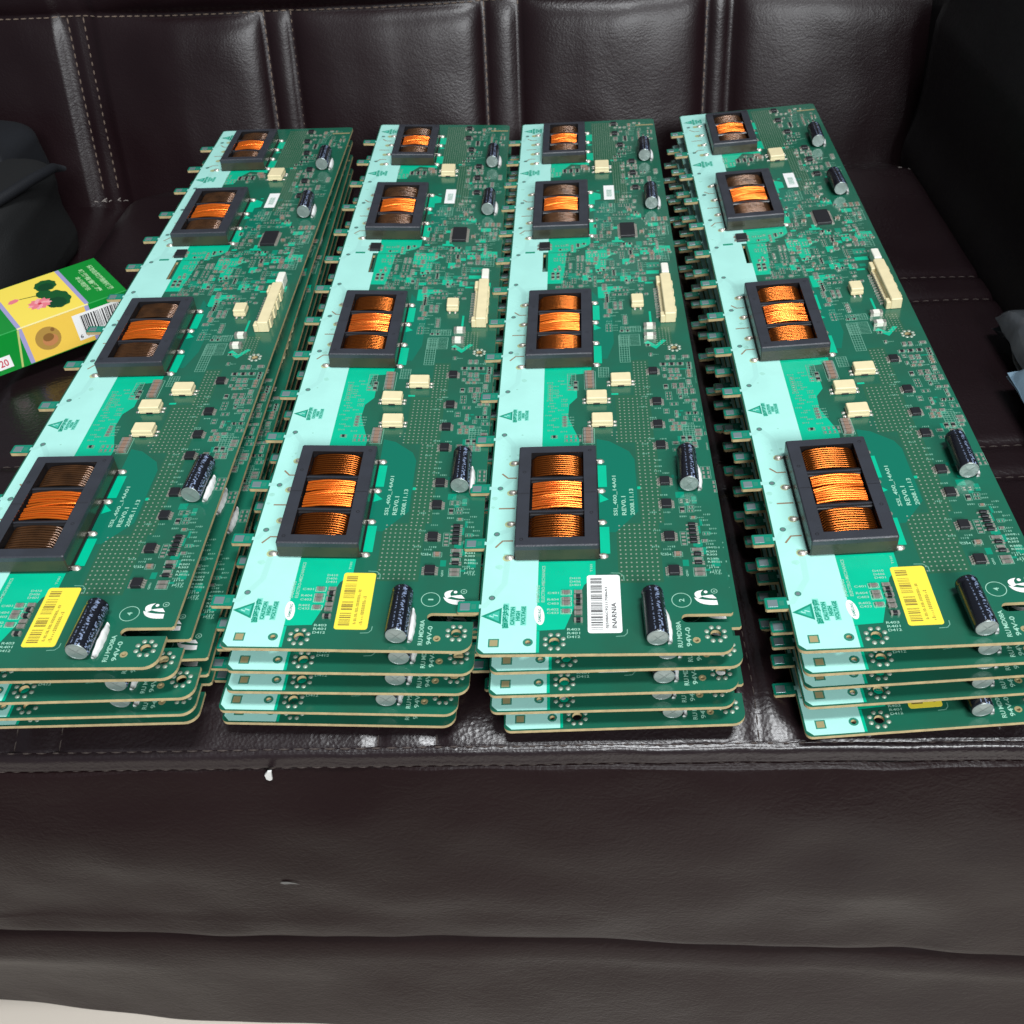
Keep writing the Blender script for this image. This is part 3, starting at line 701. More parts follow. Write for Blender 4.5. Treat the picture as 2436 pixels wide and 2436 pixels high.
# column of small parts at the right edge, near half
def cluster(u0, u1, v0, v1, tries, bodies, along='u', ol=.75, ll=(1.9, 3.0), des=True):
    """rows of alike chips, as they sit round a circuit"""
    for _ in range(tries // 3):
        l = random.choice((1.8, 2.0, 2.4, 3.0)); w_ = l * .55; al = along if random.random() < .7 else ('v' if along == 'u' else 'u')
        a, b = (l, w_) if al == 'u' else (w_, l)
        nu, nv = random.choice(((1, 2), (1, 3), (1, 4), (2, 2), (3, 2), (2, 1), (3, 1), (1, 1), (1, 1)))
        pu, pv = a + 1.35, b + 1.25
        u = random.uniform(u0, u1); v = random.uniform(v0, v1); U = (nu - 1) * pu; V = (nv - 1) * pv
        if u + U > u1 + 1 or v + V > v1 + 1: continue
        if not free(u - a / 2 - .5, u + U + a / 2 + .5, v - b / 2 - .5, v + V + b / 2 + .5): continue
        r = random.random(); body = random.choice(bodies); framed = random.random() < ol
        for q in range(nu):
            for k in range(nv):
                x, y = u + q * pu, v + k * pv
                if r < .62: chip(chips, x, y, l, w_, .6, body, al, framed, False)
                else:
                    e = .3
                    if al == 'u':
                        chips.box(x - a / 2, x - a / 2 + e * a, y - b / 2, y + b / 2, TH, TH + .14, M_TIN); chips.box(x + a / 2 - e * a, x + a / 2, y - b / 2, y + b / 2, TH, TH + .14, M_TIN)
                    else:
                        chips.box(x - a / 2, x + a / 2, y - b / 2, y - b / 2 + e * b, TH, TH + .14, M_TIN); chips.box(x - a / 2, x + a / 2, y + b / 2 - e * b, y + b / 2, TH, TH + .14, M_TIN)
        if not framed or r >= .62: silk.frame(u - a / 2 - .6, u + U + a / 2 + .6, v - b / 2 - .6, v + V + b / 2 + .6, Z4, .2, M_SILKD)
        occ.append((u - a / 2 - .6, u + U + a / 2 + .6, v - b / 2 - .6, v + V + b / 2 + .6))
        if des and random.random() < .6:
            x = u + U + a / 2 + .9
            for k in range(nv):
                y = v + k * pv - .5
                if x < 95.8 and free(x, x + 3.2, y, y + .9): bars(x, y, 4, 3.0, .9, M_SILKD); occ.append((x, x + 3.2, y, y + .9))
BOD = (M_DARK, M_CHIPG, M_CHIPG, M_TIN, M_BROWNC)
for v, kind in ((41.2, 0), (43.6, 0), (47.6, 1), (49.8, 2), (52.6, 1), (55.2, 0)):
    if kind == 0: chip(chips, 89.2, v, 4.2, 1.7, .6, M_CHIPG)
    elif kind == 1: pads3(chips, 89.2, v)
    else: chip(chips, 89.2, v, 3.2, 1.5, .5, M_TIN)
for v in (60, 62.6, 65.4, 68.0, 70.6): pads3(chips, 88.4, v)
cluster(84, 93, 72, 88, 120, BOD); cluster(83.5, 98, 122, 200, 900, BOD); cluster(84, 97, 56, 72, 60, BOD); cluster(94, 98, 88, 122, 30, BOD)
cluster(69.5, 76, 192, 201, 40, BOD, 'v'); cluster(26, 40, 131, 183, 46, (M_DARK, M_DARK, M_CHIPG), 'u', .8)
cluster(56, 68, 226, 276, 260, BOD); cluster(68, 82, 262, 276, 120, BOD); cluster(70, 82, 200, 216, 40, BOD)
cluster(26, 90, 276, 330, 2600, BOD, 'u', .85); cluster(52, 98, 330, 362, 900, BOD, 'u', .85); cluster(54, 84, 356, 386, 260, BOD)
cluster(70, 99, 384, 440, 420, BOD); cluster(66, 99, 440, 520, 420, BOD); cluster(24, 46, 428, 446, 120, BOD); cluster(90, 98, 296, 330, 80, BOD)
for _ in range(420):
    z = random.choice([(83, 97, 40, 90), (92, 98, 122, 200), (26, 95, 276, 330), (54, 97, 330, 386), (76, 98, 384, 510), (70, 80, 50, 200), (24, 33, 131, 182), (56, 68, 226, 276)])
    u = min(95.6, random.uniform(z[0], z[1])); v = random.uniform(z[2], z[3])
    if free(u - .4, u + 3.8, v - .2, v + 1.3): bars(u, v, 4, 3.4, 1.05, M_SILKD); occ.append((u, u + 3.4, v, v + 1.1))
ME_CHIPS = chips.mesh('chip_components', .001)
ME_SILK = silk.mesh('silkscreen_print', .001)

# --- transformer (35 x 66 mm and a smaller one)
def transformer(W, Lt, H=9.2, var=0):
    core = MB(); wu0, wu1 = W * .16, W * .835; wv0, wv1 = Lt * .075, Lt * .925; zb = TH + .9; zt = TH + H; bv = .5
    o1 = [(bv + 0, 0), (W - bv, 0), (W, bv), (W, Lt - bv), (W - bv, Lt), (bv, Lt), (0, Lt - bv), (0, bv)]
    o2 = [(bv * 1.7, bv), (W - bv * 1.7, bv), (W - bv, bv * 1.7), (W - bv, Lt - bv * 1.7), (W - bv * 1.7, Lt - bv), (bv * 1.7, Lt - bv), (bv, Lt - bv * 1.7), (bv, bv * 1.7)]
    n = 8
    core.walls(o1, zb, zt - 2.6, M_CORES); core.walls(o1, zt - 2.6, zt - bv, M_CORE)
    core.add([(x, y, zt - bv) for x, y in o1] + [(x, y, zt) for x, y in o2], [(i, (i + 1) % n, n + (i + 1) % n, n + i) for i in range(n)], M_CORE)
    win = [(wu0, wv0), (wu1, wv0), (wu1, wv1), (wu0, wv1)]
    core.poly([o2, win], zt, M_CORE); core.walls(win, zt - 6, zt, M_BOB, True); core.poly([win], zt - 5.6, M_BOB)
    core.box(-.6, W + .6, .8, Lt - .8, TH + .15, zb + .2, M_BOB, .2)
    core.rect(.6, wu0 - .2, Lt * .5 - .12, Lt * .5 + .12, zt + .02, M_BOB); core.rect(wu1 + .2, W - .6, Lt * .5 - .12, Lt * .5 + .12, zt + .02, M_BOB)
    s3 = (wv1 - wv0); secs = [(wv0 + .6, wv0 + s3 * .27), (wv0 + s3 * .345, wv0 + s3 * .655), (wv0 + s3 * .735, wv1 - .6)]
    for a, b in ((secs[0][1], secs[1][0]), (secs[1][1], secs[2][0])):
        core.box(wu0, wu1, a + .3, b - .3, zt - 5, zt - 1.3, M_BOB, .35); core.box(wu0, wu1, (a + b) / 2 - .25, (a + b) / 2 + .25, zt - 5, zt - .9, M_CORE)
    for ex, ey in ((W * .08, Lt * .06), (W * .92, Lt * .94), (W * .92, Lt * .30), (W * .08, Lt * .72)): core.ring(ex, ey, zt + .015, .55, .8, M_BOB, 12)
    coils = []
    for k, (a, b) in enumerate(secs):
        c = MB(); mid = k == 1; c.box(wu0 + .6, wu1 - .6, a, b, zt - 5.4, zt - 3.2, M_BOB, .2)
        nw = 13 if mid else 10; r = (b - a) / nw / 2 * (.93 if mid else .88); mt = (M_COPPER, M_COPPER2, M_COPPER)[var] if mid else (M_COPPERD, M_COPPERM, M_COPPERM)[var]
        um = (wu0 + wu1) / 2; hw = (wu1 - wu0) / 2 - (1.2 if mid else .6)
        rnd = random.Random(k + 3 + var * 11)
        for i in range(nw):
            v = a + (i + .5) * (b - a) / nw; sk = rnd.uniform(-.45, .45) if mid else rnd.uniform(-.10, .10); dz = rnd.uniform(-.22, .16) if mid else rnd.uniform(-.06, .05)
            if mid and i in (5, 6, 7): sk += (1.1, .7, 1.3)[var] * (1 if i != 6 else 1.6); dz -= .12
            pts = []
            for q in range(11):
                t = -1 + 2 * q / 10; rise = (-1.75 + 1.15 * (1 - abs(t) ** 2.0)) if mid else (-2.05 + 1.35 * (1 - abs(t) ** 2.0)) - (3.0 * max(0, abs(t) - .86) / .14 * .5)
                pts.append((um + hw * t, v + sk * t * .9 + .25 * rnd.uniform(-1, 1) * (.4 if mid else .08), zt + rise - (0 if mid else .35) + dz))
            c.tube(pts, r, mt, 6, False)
        coils.append(c.mesh('coil_winding', .001))
    pm = MB(); pm.dome(0, 0, TH + .05, 1.45, 1.25, M_TIN, 10, 1.5); pm.box(-1.2, 1.8, -.45, .45, TH + .2, TH + 1.2, M_TIN, .15)
    return core.mesh('transformer', .001), coils, pm.mesh('solder_pin', .001)
TR_BIG = [transformer(35, 66, var=v) for v in range(3)]; TR_SM = [transformer(30.5, 55, 8.6, v) for v in range(3)]

# --- capacitor: lying can, sleeve + rolled aluminium end + glue fillet.  axis along v, length 24, dia 9
cap = MB(); R = 4.5; prof = [(0, .1), (4.0, .1), (4.25, .2), (4.42, .5), (4.5, 1.2), (4.5, 20.6), (4.2, 21.2), (4.05, 21.8), (4.25, 22.4), (4.4, 23), (4.1, 24), (0, 24)]
vs = []; fs = []; n = 24
for y, (r, yy) in enumerate(prof):
    for i in range(n): a = 2 * math.pi * i / n; vs.append((r * math.cos(a), yy, r * math.sin(a) + R + .25 + TH))
for k in range(len(prof) - 1):
    for i in range(n): j = (i + 1) % n; fs.append((k * n + j, k * n + i, (k + 1) * n + i, (k + 1) * n + j))
cap.add(vs, fs, M_SLEEVE, True); ME_CAP = cap.mesh('capacitor', .001)
ce = MB(); zc = R + .25 + TH
for i in range(4):     # four scored sectors, slightly domed
    a0 = i * 90 + 45
    pts = [(0, -.02, zc)] + [(3.75 * math.cos(math.radians(a0 + 5 + q * 13.3)), .02, zc + 3.75 * math.sin(math.radians(a0 + 5 + q * 13.3))) for q in range(7)]
    pts[0] = (.16 * math.cos(math.radians(a0 + 45)), -.12, zc + .16 * math.sin(math.radians(a0 + 45)))
    ce.add(pts, [tuple(range(len(pts)))], M_ALU)
ce.add([(3.85 * math.cos(2 * math.pi * i / 24), .06, zc + 3.85 * math.sin(2 * math.pi * i / 24)) for i in range(24)], [tuple(range(24))], M_ALU)
for y_, rr in ((.02, 3.45),):
    vs = []; fs = []
    for i in range(24):
        a = 2 * math.pi * i / 24
        for r_, d_ in ((3.78, .02), (3.95, -.15), (4.15, .12)): vs.append((r_ * math.cos(a), d_, zc + r_ * math.sin(a)))
    for i in range(24):
        j = (i + 1) % 24
        for q in range(2): fs.append((i * 3 + q, j * 3 + q, j * 3 + q + 1, i * 3 + q + 1))
    ce.add(vs, fs, M_ALU, True)
ME_CEND = ce.mesh('can_end', .001)
gl = MB(); vs = []; fs = []
for i in range(13):
    t = i / 12; y = .8 + 17 * t; hw = .35 + 1.35 * math.sin(math.pi * min(1, t * .9 + .08)) ** .5 + .12 * math.sin(i * 2.1)
    for q in range(7):
        a = q / 6 * math.pi; vs.append((4.3 + hw * .5 - math.cos(a) * hw * .75, y, TH + .05 + (2.9 + .2 * math.sin(i * 1.7)) * math.sin(a) * (.4 + .6 * math.sin(math.pi * (.1 + .85 * t)))))
for i in range(12):
    for q in range(6): fs.append((i * 7 + q, i * 7 + q + 1, i * 7 + 8 + q, i * 7 + 7 + q))
fs += [tuple(range(7)), tuple(range(90, 83, -1))]
gl.add(vs, fs, M_GLUE, True); ME_GLUE = gl.mesh('white_glue', .001)
CAPS = [(69.2, 3.6), (88.6, 92.5), (89.8, 371.5), (89.0, 446.5)]

# --- optocouplers, connectors, integrated circuits
def opto(l, w_, h, notch=True):
    b = MB(); b.box(-l / 2, l / 2, -w_ / 2, w_ / 2, TH + .4, TH + h, M_CREAM, .35)
    b.box(-l / 2 - .12, l / 2 + .12, -w_ / 2 - .12, w_ / 2 + .12, TH + .9, TH + h * .5, M_CREAM, .2)
    if notch: b.box(-1.6, 1.6, -w_ / 2 - .3, -w_ / 2 + .2, TH + .15, TH + 1.0, M_DARK)
    return b.mesh('optocoupler', .001)
ME_OPT = opto(10.0, 7.2, 4.0); ME_OPTF = opto(9.6, 13, 4.2); ME_OPTS = opto(6.6, 8.6, 4.4, False)
pn = MB(); pn.box(-1.5, 1.0, -.55, .55, TH + .02, TH + .55, M_TIN, .12); pn.dome(-.4, 0, TH + .3, .8, .5, M_TIN, 8, 1.2); ME_PIN = pn.mesh('pin', .001)
OPT = [(62.2, 178, ME_OPT, 0), (49.7, 163.4, ME_OPT, 0), (52.0, 144.4, ME_OPT, 0), (58.8, 437, ME_OPTF, 1), (74.3, 254.4, ME_OPTS, 2)]
def sop(w_, l, npins, pl=1.3):
    b = MB(); b.box(-w_ / 2, w_ / 2, -l / 2, l / 2, TH + .15, TH + 1.7, M_DARK, .18)
    p = MB()
    for i in range(npins):
        v = -l / 2 + (i + .5) * l / npins
        for s in (-1, 1):
            x0, x1 = sorted((s * w_ / 2, s * (w_ / 2 + pl))); wd = l / npins * .3
            p.box(x0, x1, v - wd, v + wd, TH + .02, TH + .35, M_TIN); xa, xb = sorted((s * w_ / 2, s * (w_ / 2 + pl * .35))); p.box(xa, xb, v - wd, v + wd, TH + .3, TH + .9, M_TIN)
    return b.mesh('integrated_circuit', .001), p.mesh('pin_row', .001)
ME_SOP = sop(4.3, 4.9, 4); ME_SOPF = sop(4.0, 4.6, 4); ME_IC = sop(9.0, 17.5, 14, 1.6); ME_SOT = sop(6.6, 8.5, 2, 1.2)
cn = MB()
cn.box(88.3, 94.2, 233.5, 277.5, TH + .3, TH + 6.2, M_CREAM, .4); cn.box(86.0, 88.4, 270, 277.5, TH + .3, TH + 4.6, M_CREAM, .3); cn.box(86.0, 88.4, 233.5, 238, TH + .3, TH + 4.6, M_CREAM, .3)
for v in (240, 250, 259, 268): cn.box(93.9, 94.9, v - 2.4, v + 2.4, TH + .3, TH + 5.4, M_CREAM, .3)
cn.box(86.6, 88.4, 238, 270, TH + .2, TH + 2.2, M_CREAM)
ME_CON = cn.mesh('connector', .001)
cp = MB()
for i in range(12): v = 239.6 + i * 2.75; cp.box(84.2, 87.0, v - .5, v + .5, TH + .02, TH + .5, M_TIN); cp.box(86.2, 86.9, v - .5, v + .5, TH + .4, TH + 2.4, M_TIN)
ME_CONP = cp.mesh('pin_row', .001)
c2 = MB(); c2.box(89.6, 93.8, 279.5, 290, TH + .3, TH + 6.0, M_CREAMW, .35); c2.box(90.3, 93.1, 281, 288.4, TH + 5.5, TH + 6.03, M_CREAMW)
ME_CON2 = c2.mesh('connector', .001)
tp = MB(); tp.box(-7.9, -3.9, -1.9, 1.9, TH, TH + .12, M_PADG, .1); ME_TP = tp.mesh('contact_pad', .001)
fd = MB(); fd.box(-1.5, 1.5, -1.5, 1.5, TH, TH + .2, M_PADT, .1)

# --- labels
def barcode(mb, u0, u1, v0, v1, z, m, seed):
    r = random.Random(seed); v = v0
    while v < v1:
        t = r.choice((.22, .22, .4, .6)); mb.rect(u0, u1, v, min(v1, v + t), z, m); v += t + r.choice((.2, .25, .45, .7))
def label(mt, inkm, lines, seed, gaps):
    b = MB(); z = Z4 + .05
    rr = [(p[0], p[1]) for p in arc(44.4, 11.4, 1.2, 180, 270, 4) + arc(55.4, 11.4, 1.2, 270, 360, 4) + arc(55.4, 40.2, 1.2, 0, 90, 4) + arc(44.4, 40.2, 1.2, 90, 180, 4)]
    b.poly([rr], z, mt); b.walls(rr, TH + .05, z, mt)
    for a, c in gaps: barcode(b, 44.6, 49.2, a, c, z + .03, inkm, seed + int(a))
    for u, v, l, h, t in lines:
        if t: put_text(b, t, u, v, z + .03, l, h, inkm)
        else:
            r = random.Random(seed + int(u * 7)); q = v
            while q < v + l: b.frame(u - h, u, q, q + h * .45, z + .03, h * .16, inkm) if r.random() < .6 else b.rect(u - h * .6, u, q, q + h * .2, z + .03, inkm); q += h * .72
    return b.mesh('label_sticker', .001)
ME_LY = label(M_YEL, M_INKB, [(51.6, 13, 19, 1.1, ''), (54.2, 12.5, 15, 1.3, '')], 5, ((12.2, 19), (20.5, 25.5), (27.0, 35.0), (36.5, 39.5)))
ME_LW = label(M_WHT, M_INK, [(51.6, 12.5, 22, 1.3, '0J508AC92117086A1'), (54.6, 12.5, 13.5, 1.9, 'INARNIA')], 9, ((12.0, 13.2), (14, 30.8), (31.6, 39.8)))
ls = MB(); ls.box(59.2, 66.2, 389, 410.4, TH + .05, TH + .16, M_WHT, .05); barcode(ls, 61, 64.5, 393, 404, TH + .19, M_SILKD, 4); ME_LS = ls.mesh('small_label', .001)

def num_mesh(t):
    b = MB(); put_text(b, t, 81.6, 26.0 if t != '1' else 26.5, Z4, 1.7 if t != '1' else .75, 2.1, M_SILK); return b.mesh('printed_number', .001)

# --- instancing
def child(name, me, parent, loc=(0, 0, 0), rz=0, kind=None):
    o = bpy.data.objects.new(name, me); COL.objects.link(o); o.parent = parent; o.location = (loc[0] * .001, loc[1] * .001, loc[2] * .001)
    if rz: o.rotation_euler = (0, 0, rz)
    if kind: o['kind'] = kind
    return o
VAR = [(0, 0, 0, 0), (2, 1, 0, 0), (1, 2, 0, 0), (2, 1, 0, 0)]      # winding look per transformer; the brighter outer copper paints in its highlight
def board(idx, x, y, z, th, tilt, st, top, lab, number, label_txt):
    c, s = math.cos(th), math.sin(th)
    ux = Vector((c * math.cos(st), s * math.cos(st), math.sin(st))); vy = Vector((-s * math.cos(tilt), c * math.cos(tilt), math.sin(tilt)))
    nz = ux.cross(vy).normalized(); vy = nz.cross(ux).normalized()
    mw = Matrix.Identity(4)
    for r in range(3): mw[r][0] = ux[r]; mw[r][1] = vy[r]; mw[r][2] = nz[r]
    mw[0][3], mw[1][3], mw[2][3] = x, y, z + ZC
    root = empty('circuit_board'); root.matrix_world = mw
    jr = random.Random(idx * 13 + 5)
    tag(root, label_txt, 'circuit board', 'inverter circuit boards stacked on the sofa')
    child('substrate', ME_SUB, root); child('white_ink_strip', ME_INK, root); child('copper_pour', ME_POUR, root, kind='stuff')
    child('via_grid', ME_VIA, root, kind='stuff'); child('silkscreen_print', ME_SILK, root, kind='stuff'); child('chip_components', ME_CHIPS, root, kind='stuff')
    for t in TABS: child('contact_pad', ME_TP, root, (0, t, 0))
    for k, (v0, ln) in PINV.items():
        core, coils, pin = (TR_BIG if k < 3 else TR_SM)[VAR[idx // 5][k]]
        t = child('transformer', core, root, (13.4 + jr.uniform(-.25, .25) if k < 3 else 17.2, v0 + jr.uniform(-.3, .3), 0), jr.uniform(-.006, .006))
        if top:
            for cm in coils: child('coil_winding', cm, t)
            W = 35 if k < 3 else 30.5
            for v in pins_v(v0, ln):
                child('solder_pin', pin, t, (-2.6 if k < 3 else -4.5, v - v0, 0)); child('solder_pin', pin, t, (W + 1.8, v - v0, 0), math.pi)
    for u, v in CAPS:
        cpo = child('capacitor', ME_CAP, root, (u + jr.uniform(-.5, .5), v + jr.uniform(-.5, .5), 0), jr.uniform(-.05, .05)); child('can_end', ME_CEND, cpo); child('white_glue', ME_GLUE, cpo)
    if lab: child('label_sticker', lab, root)
    for k, (u, v, me, kd) in enumerate(OPT):
        o = child('optocoupler', me, root, (u, v, 0), jr.uniform(-.02, .02))
        if top:
            if kd == 0: pp = [(-5.6, -2.2, 0), (-5.6, .6, 0), (5.6, -2.2, math.pi), (5.6, .6, math.pi)]
            elif kd == 1: pp = [(-5.4, -4.5, 0), (-5.4, 1.5, 0), (-5.4, 4.5, 0), (5.4, -4.5, math.pi), (5.4, 1.5, math.pi), (5.4, 4.5, math.pi)]
            else: pp = [(-1.6, -5.0, math.pi / 2), (1.6, -5.0, math.pi / 2)]
            for a, b, r in pp: child('pin', ME_PIN, o, (a, b, 0), r)
    child('connector', ME_CON2, root)
    cno = child('connector', ME_CON, root)
    if top:
        child('pin_row', ME_CONP, cno); child('small_label', ME_LS, root)
        for u, v in SOPS: o = child('integrated_circuit', ME_SOP[0], root, (u, v, 0)); child('pin_row', ME_SOP[1], o)
        for u, v in SOPF: o = child('integrated_circuit', ME_SOPF[0], root, (u, v, 0)); child('pin_row', ME_SOPF[1], o)
        o = child('integrated_circuit', ME_IC[0], root, (72.6, 343, 0)); child('pin_row', ME_IC[1], o)
        o = child('transistor', ME_SOT[0], root, (20.9, 325.5, 0)); child('pin_row', ME_SOT[1], o)
        for nm, me, u, v in SING: child(nm, me, root, (u, v, 0))
        if number: child('printed_number', num_mesh(number), root)
    return root

BOARDS = [
(-0.248, 0.2378, -0.2877, -0.0024, -0.0043, -0.0068), (-0.245, 0.2404, -0.299, 0.0078, -0.0043, -0.0049), (-0.2407, 0.2387, -0.3103, 0.0187, -0.0043, -0.0029), (-0.2435, 0.2396, -0.3216, 0.0164, -0.0043, -0.0022), (-0.2459, 0.2441, -0.3329, 0.0156, -0.0043, -0.0012),
(-0.132, 0.2548, -0.298, -0.0067, 0.0039, -0.0387), (-0.1318, 0.2523, -0.3091, -0.0085, 0.0039, -0.0334), (-0.1344, 0.2515, -0.3208, -0.01, 0.0039, -0.0267), (-0.1398, 0.2503, -0.332, -0.02, 0.0039, -0.022), (-0.1417, 0.253, -0.3434, -0.0243, 0.0039, -0.016),
(-0.0316, 0.2503, -0.2993, -0.0245, 0.0017, 0.0209), (-0.0269, 0.2507, -0.3106, -0.0155, 0.0017, 0.0381), (-0.0279, 0.2478, -0.3216, -0.0169, 0.0017, 0.042), (-0.028, 0.2485, -0.3333, -0.0168, 0.0017, 0.0427), (-0.0228, 0.2473, -0.3444, -0.0078, 0.0017, 0.0469),
(0.0917, 0.2519, -0.3021, -0.0189, 0.0098, 0.0669), (0.0953, 0.2497, -0.3134, -0.007, 0.0098, 0.0804), (0.0975, 0.2516, -0.3247, 0.0, 0.0098, 0.0843), (0.0991, 0.251, -0.336, 0.0035, 0.0098, 0.0879), (0.1001, 0.2446, -0.3473, 0.006, 0.0098, 0.0955)]
STK = ['leftmost stack by the green pack', 'second stack from the left', 'third stack from the left', 'rightmost stack next to the armrest']
TOPL = ['top circuit board of the leftmost stack, yellow label, beside the green pack', 'top circuit board of the second stack from the left, with yellow label',
        'top circuit board of the third stack, the only one with a white barcode label', 'top circuit board of the rightmost stack, yellow label, cut by the frame']
LVL = ['', 'second circuit board from the top', 'middle circuit board, third from the top,', 'fourth circuit board from the top', 'bottom circuit board']
NUM = ['4', '1', '2', '4']
for i, b in enumerate(BOARDS):
    s, l = divmod(i, 5)
    lab = (ME_LW if s == 2 else ME_LY) if l == 0 else (ME_LY if (s, l) in ((1, 1), (3, 4), (0, 2)) else ME_LW if s == 2 else ME_LY)
    board(i, *b, l == 0, lab, NUM[s], TOPL[s] if l == 0 else LVL[l] + ' in the ' + STK[s])

# ------------------------------------------------------------------ small pack on the seat, left
pk = tag(empty('cigarette_pack'), 'small green and yellow carton with lotus flower picture and barcode', 'carton')
P_TOP = Vector((-.2620, .5520, ZC - .305))            # near right corner of the top face
ax = Vector((-.500, -.405, 0)).normalized(); ay = Vector((.0, 0, 1)).cross(ax) * -1     # along the pack (to the left/near), across (to the back)
if ay.y < 0: ay = -ay
mw = Matrix.Identity(4)
for r in range(3): mw[r][0] = ax[r]; mw[r][1] = ay[r]; mw[r][2] = (0, 0, 1)[r]
# right handed: x along the pack, y = z cross x
yv = Vector((0, 0, 1)).cross(ax)
flip = yv.dot(ay) < 0
for r in range(3): mw[r][1] = yv[r]
mw[0][3], mw[1][3], mw[2][3] = P_TOP
pk.matrix_world = mw
SG = -1 if flip else 1                                # local y sign that points to the back
def lam(name, col, rough=.28, **k): return mat(name, s2l(col), rough, coat=.5, **k)
G = lam('pack_green', (12, 140, 50)); YEL = lam('pack_yellow', (252, 226, 92)); YEL2 = lam('pack_amber', (246, 204, 84)); LIL = lam('pack_lilac', (165, 160, 205))
DG = lam('leaf_green', (20, 88, 42)); DG2 = lam('leaf_dark', (14, 70, 38)); PNK = lam('petal_pink', (238, 128, 140)); PNK2 = lam('petal_light', (248, 170, 175)); PG = lam('print_pale_green', (170, 215, 160)); GD = lam('medal_gold', (178, 140, 70)); GD2 = lam('medal_dark', (140, 100, 52)); GD3 = lam('medal_rose', (196, 132, 84)); RED = lam('print_red', (205, 60, 80)); GLD = lam('tear_strip', (190, 200, 120))
PL, PW, PH = 88.0, 56.0, 24.5
def Y(y): return SG * y
class PB(MB):
    def top(s, pts, z, m): 
        q = [(x, Y(y), z) for x, y in pts]; s.add(q, [tuple(range(len(q)))], m)
    def front(s, pts, d, m):             # x along, depth below the top edge; faces the viewer
        q = [(x, -Y(d), -t) for x, t in pts]; s.add(q, [tuple(range(len(q)))], m)
bd = PB(); y0, y1 = sorted((0, Y(PW))); bd.box(0, PL, y0, y1, -PH, 0, G, .12, True)
bdo = bd.build('carton_body', pk, .001)
def rc(a, b, c, d): return [(a, c), (b, c), (b, d), (a, d)]
pr = PB()
BX0, BX1 = 26.5, 65.5                                  # yellow band along the pack
pr.top(rc(BX0 - 2.6, BX1 + 2.6, .6, PW - .6), .05, LIL); pr.top(rc(BX0, BX1, .6, PW - .6), .09, YEL)
pr.front(rc(BX0 - 2.6 + 1.0, BX1 + 2.6, .6, PH - .5), .05, LIL); pr.front(rc(BX0 + 1.0, BX1, .6, PH - .5), .09, YEL2)
CRE = lam('pack_crease', (255, 240, 170))
def crease(a_, b_, w_, d_, m_): pr.add([(a_, Y(w_), d_), (b_, Y(w_), d_), (b_, -Y(d_), d_), (a_, -Y(d_), d_), (a_, -Y(d_), -w_), (b_, -Y(d_), -w_)], [(0, 1, 2, 3), (3, 2, 5, 4)], m_)
crease(BX0 - 1.6, BX1 + 2.6, .5, .14, CRE)
GCR = lam('pack_green_crease', (60, 175, 90))
for a_, b_ in ((.1, BX0 - 1.7), (BX1 + 2.7, PL - .1)): crease(a_, b_, .35, .08, GCR)
pr.build('yellow_band', pk, .001)
lo = PB()
def blob(cx, cy, rx, ry, z, m, ph, n=22, wob=.14):
    lo.top([(cx + rx * math.cos(2 * math.pi * i / n) * (1 + wob * math.sin(5 * 2 * math.pi * i / n + ph)), cy + ry * math.sin(2 * math.pi * i / n) * (1 + wob * math.sin(5 * 2 * math.pi * i / n + ph + 1))) for i in range(n)], z, m)
def leaf(cx, cy, rx, ry, z, m, ph, n=40):
    lo.top([(cx + rx * math.cos(2 * math.pi * i / n) * (1 + .05 * math.sin(9 * 2 * math.pi * i / n + ph)), cy + ry * math.sin(2 * math.pi * i / n) * (1 + .05 * math.sin(9 * 2 * math.pi * i / n + ph))) for i in range(n)], z, m)
leaf(37.2, 41, 6.6, 7.6, .13, DG, 0); leaf(37.6, 39, 4.6, 5.0, .137, DG2, 2); leaf(41.5, 31, 4.6, 5.5, .134, DG, 1); leaf(37.4, 19.5, 8.2, 12.0, .141, DG, 2); leaf(38.6, 15, 5.5, 7.0, .148, DG2, 2)
def petal(cx, cy, a, L_, W_, z, m):
    ca, sa = math.cos(a), math.sin(a); pts = [(0, 0), (.35, .8), (.7, .85), (1, 0), (.7, -.85), (.35, -.8)]
    lo.top([(cx + (p * L_) * ca - (q * W_ / 2) * sa, cy + (p * L_) * sa + (q * W_ / 2) * ca) for p, q in pts], z, m)
for i in range(11): petal(47.4, 20.5, i * 2 * math.pi / 11, 7.4, 4.6, .16 + .002 * i, PNK if i % 3 else PNK2)
for i in range(7): petal(47.4, 20.5, .3 + i * 2 * math.pi / 7, 4.6, 3.2, .19 + .002 * i, PNK2 if i % 2 else PNK)
blob(47.4, 20.5, 1.3, 1.4, .215, RED, 0, 12, .05)
lo.top([(63.0, 33.0), (61.0, 36.2), (57.5, 36.6), (55.6, 34.4), (57.5, 32.2), (61, 31.6)], .17, PNK); lo.top([(55.6, 34.0), (45, 31.0), (44.8, 31.8), (55.5, 34.7)], .165, DG2)
lo.build('lotus_picture', pk, .001)
wr = PB()
def ptext(body, x0, y0, L_, H_, z, m):
    """line of text reading from the back edge to the near edge, tops towards the pack's end (x = 0)"""
    vs, fs = text_pts(body, .035)
    xs = [p[0] for p in vs]; ys_ = [p[1] for p in vs]; sx = L_ / (max(xs) - min(xs)); sy = H_ / (max(ys_) - min(ys_))
    wr.add([(x0 - (b - min(ys_)) * sy, Y(y0 - (a - min(xs)) * sx), z) for a, b in vs], fs, m)
ptext('请勿在禁烟场所吸烟', 8.4, 48, 40, 3.6, .08, PG); ptext('吸烟有害健康', 14.8, 46, 36, 3.6, .08, PG); ptext('本公司提示', 19.6, 38, 22, 3.3, .08, PG)
wr.build('warning_print', pk, .001)
md = PB()
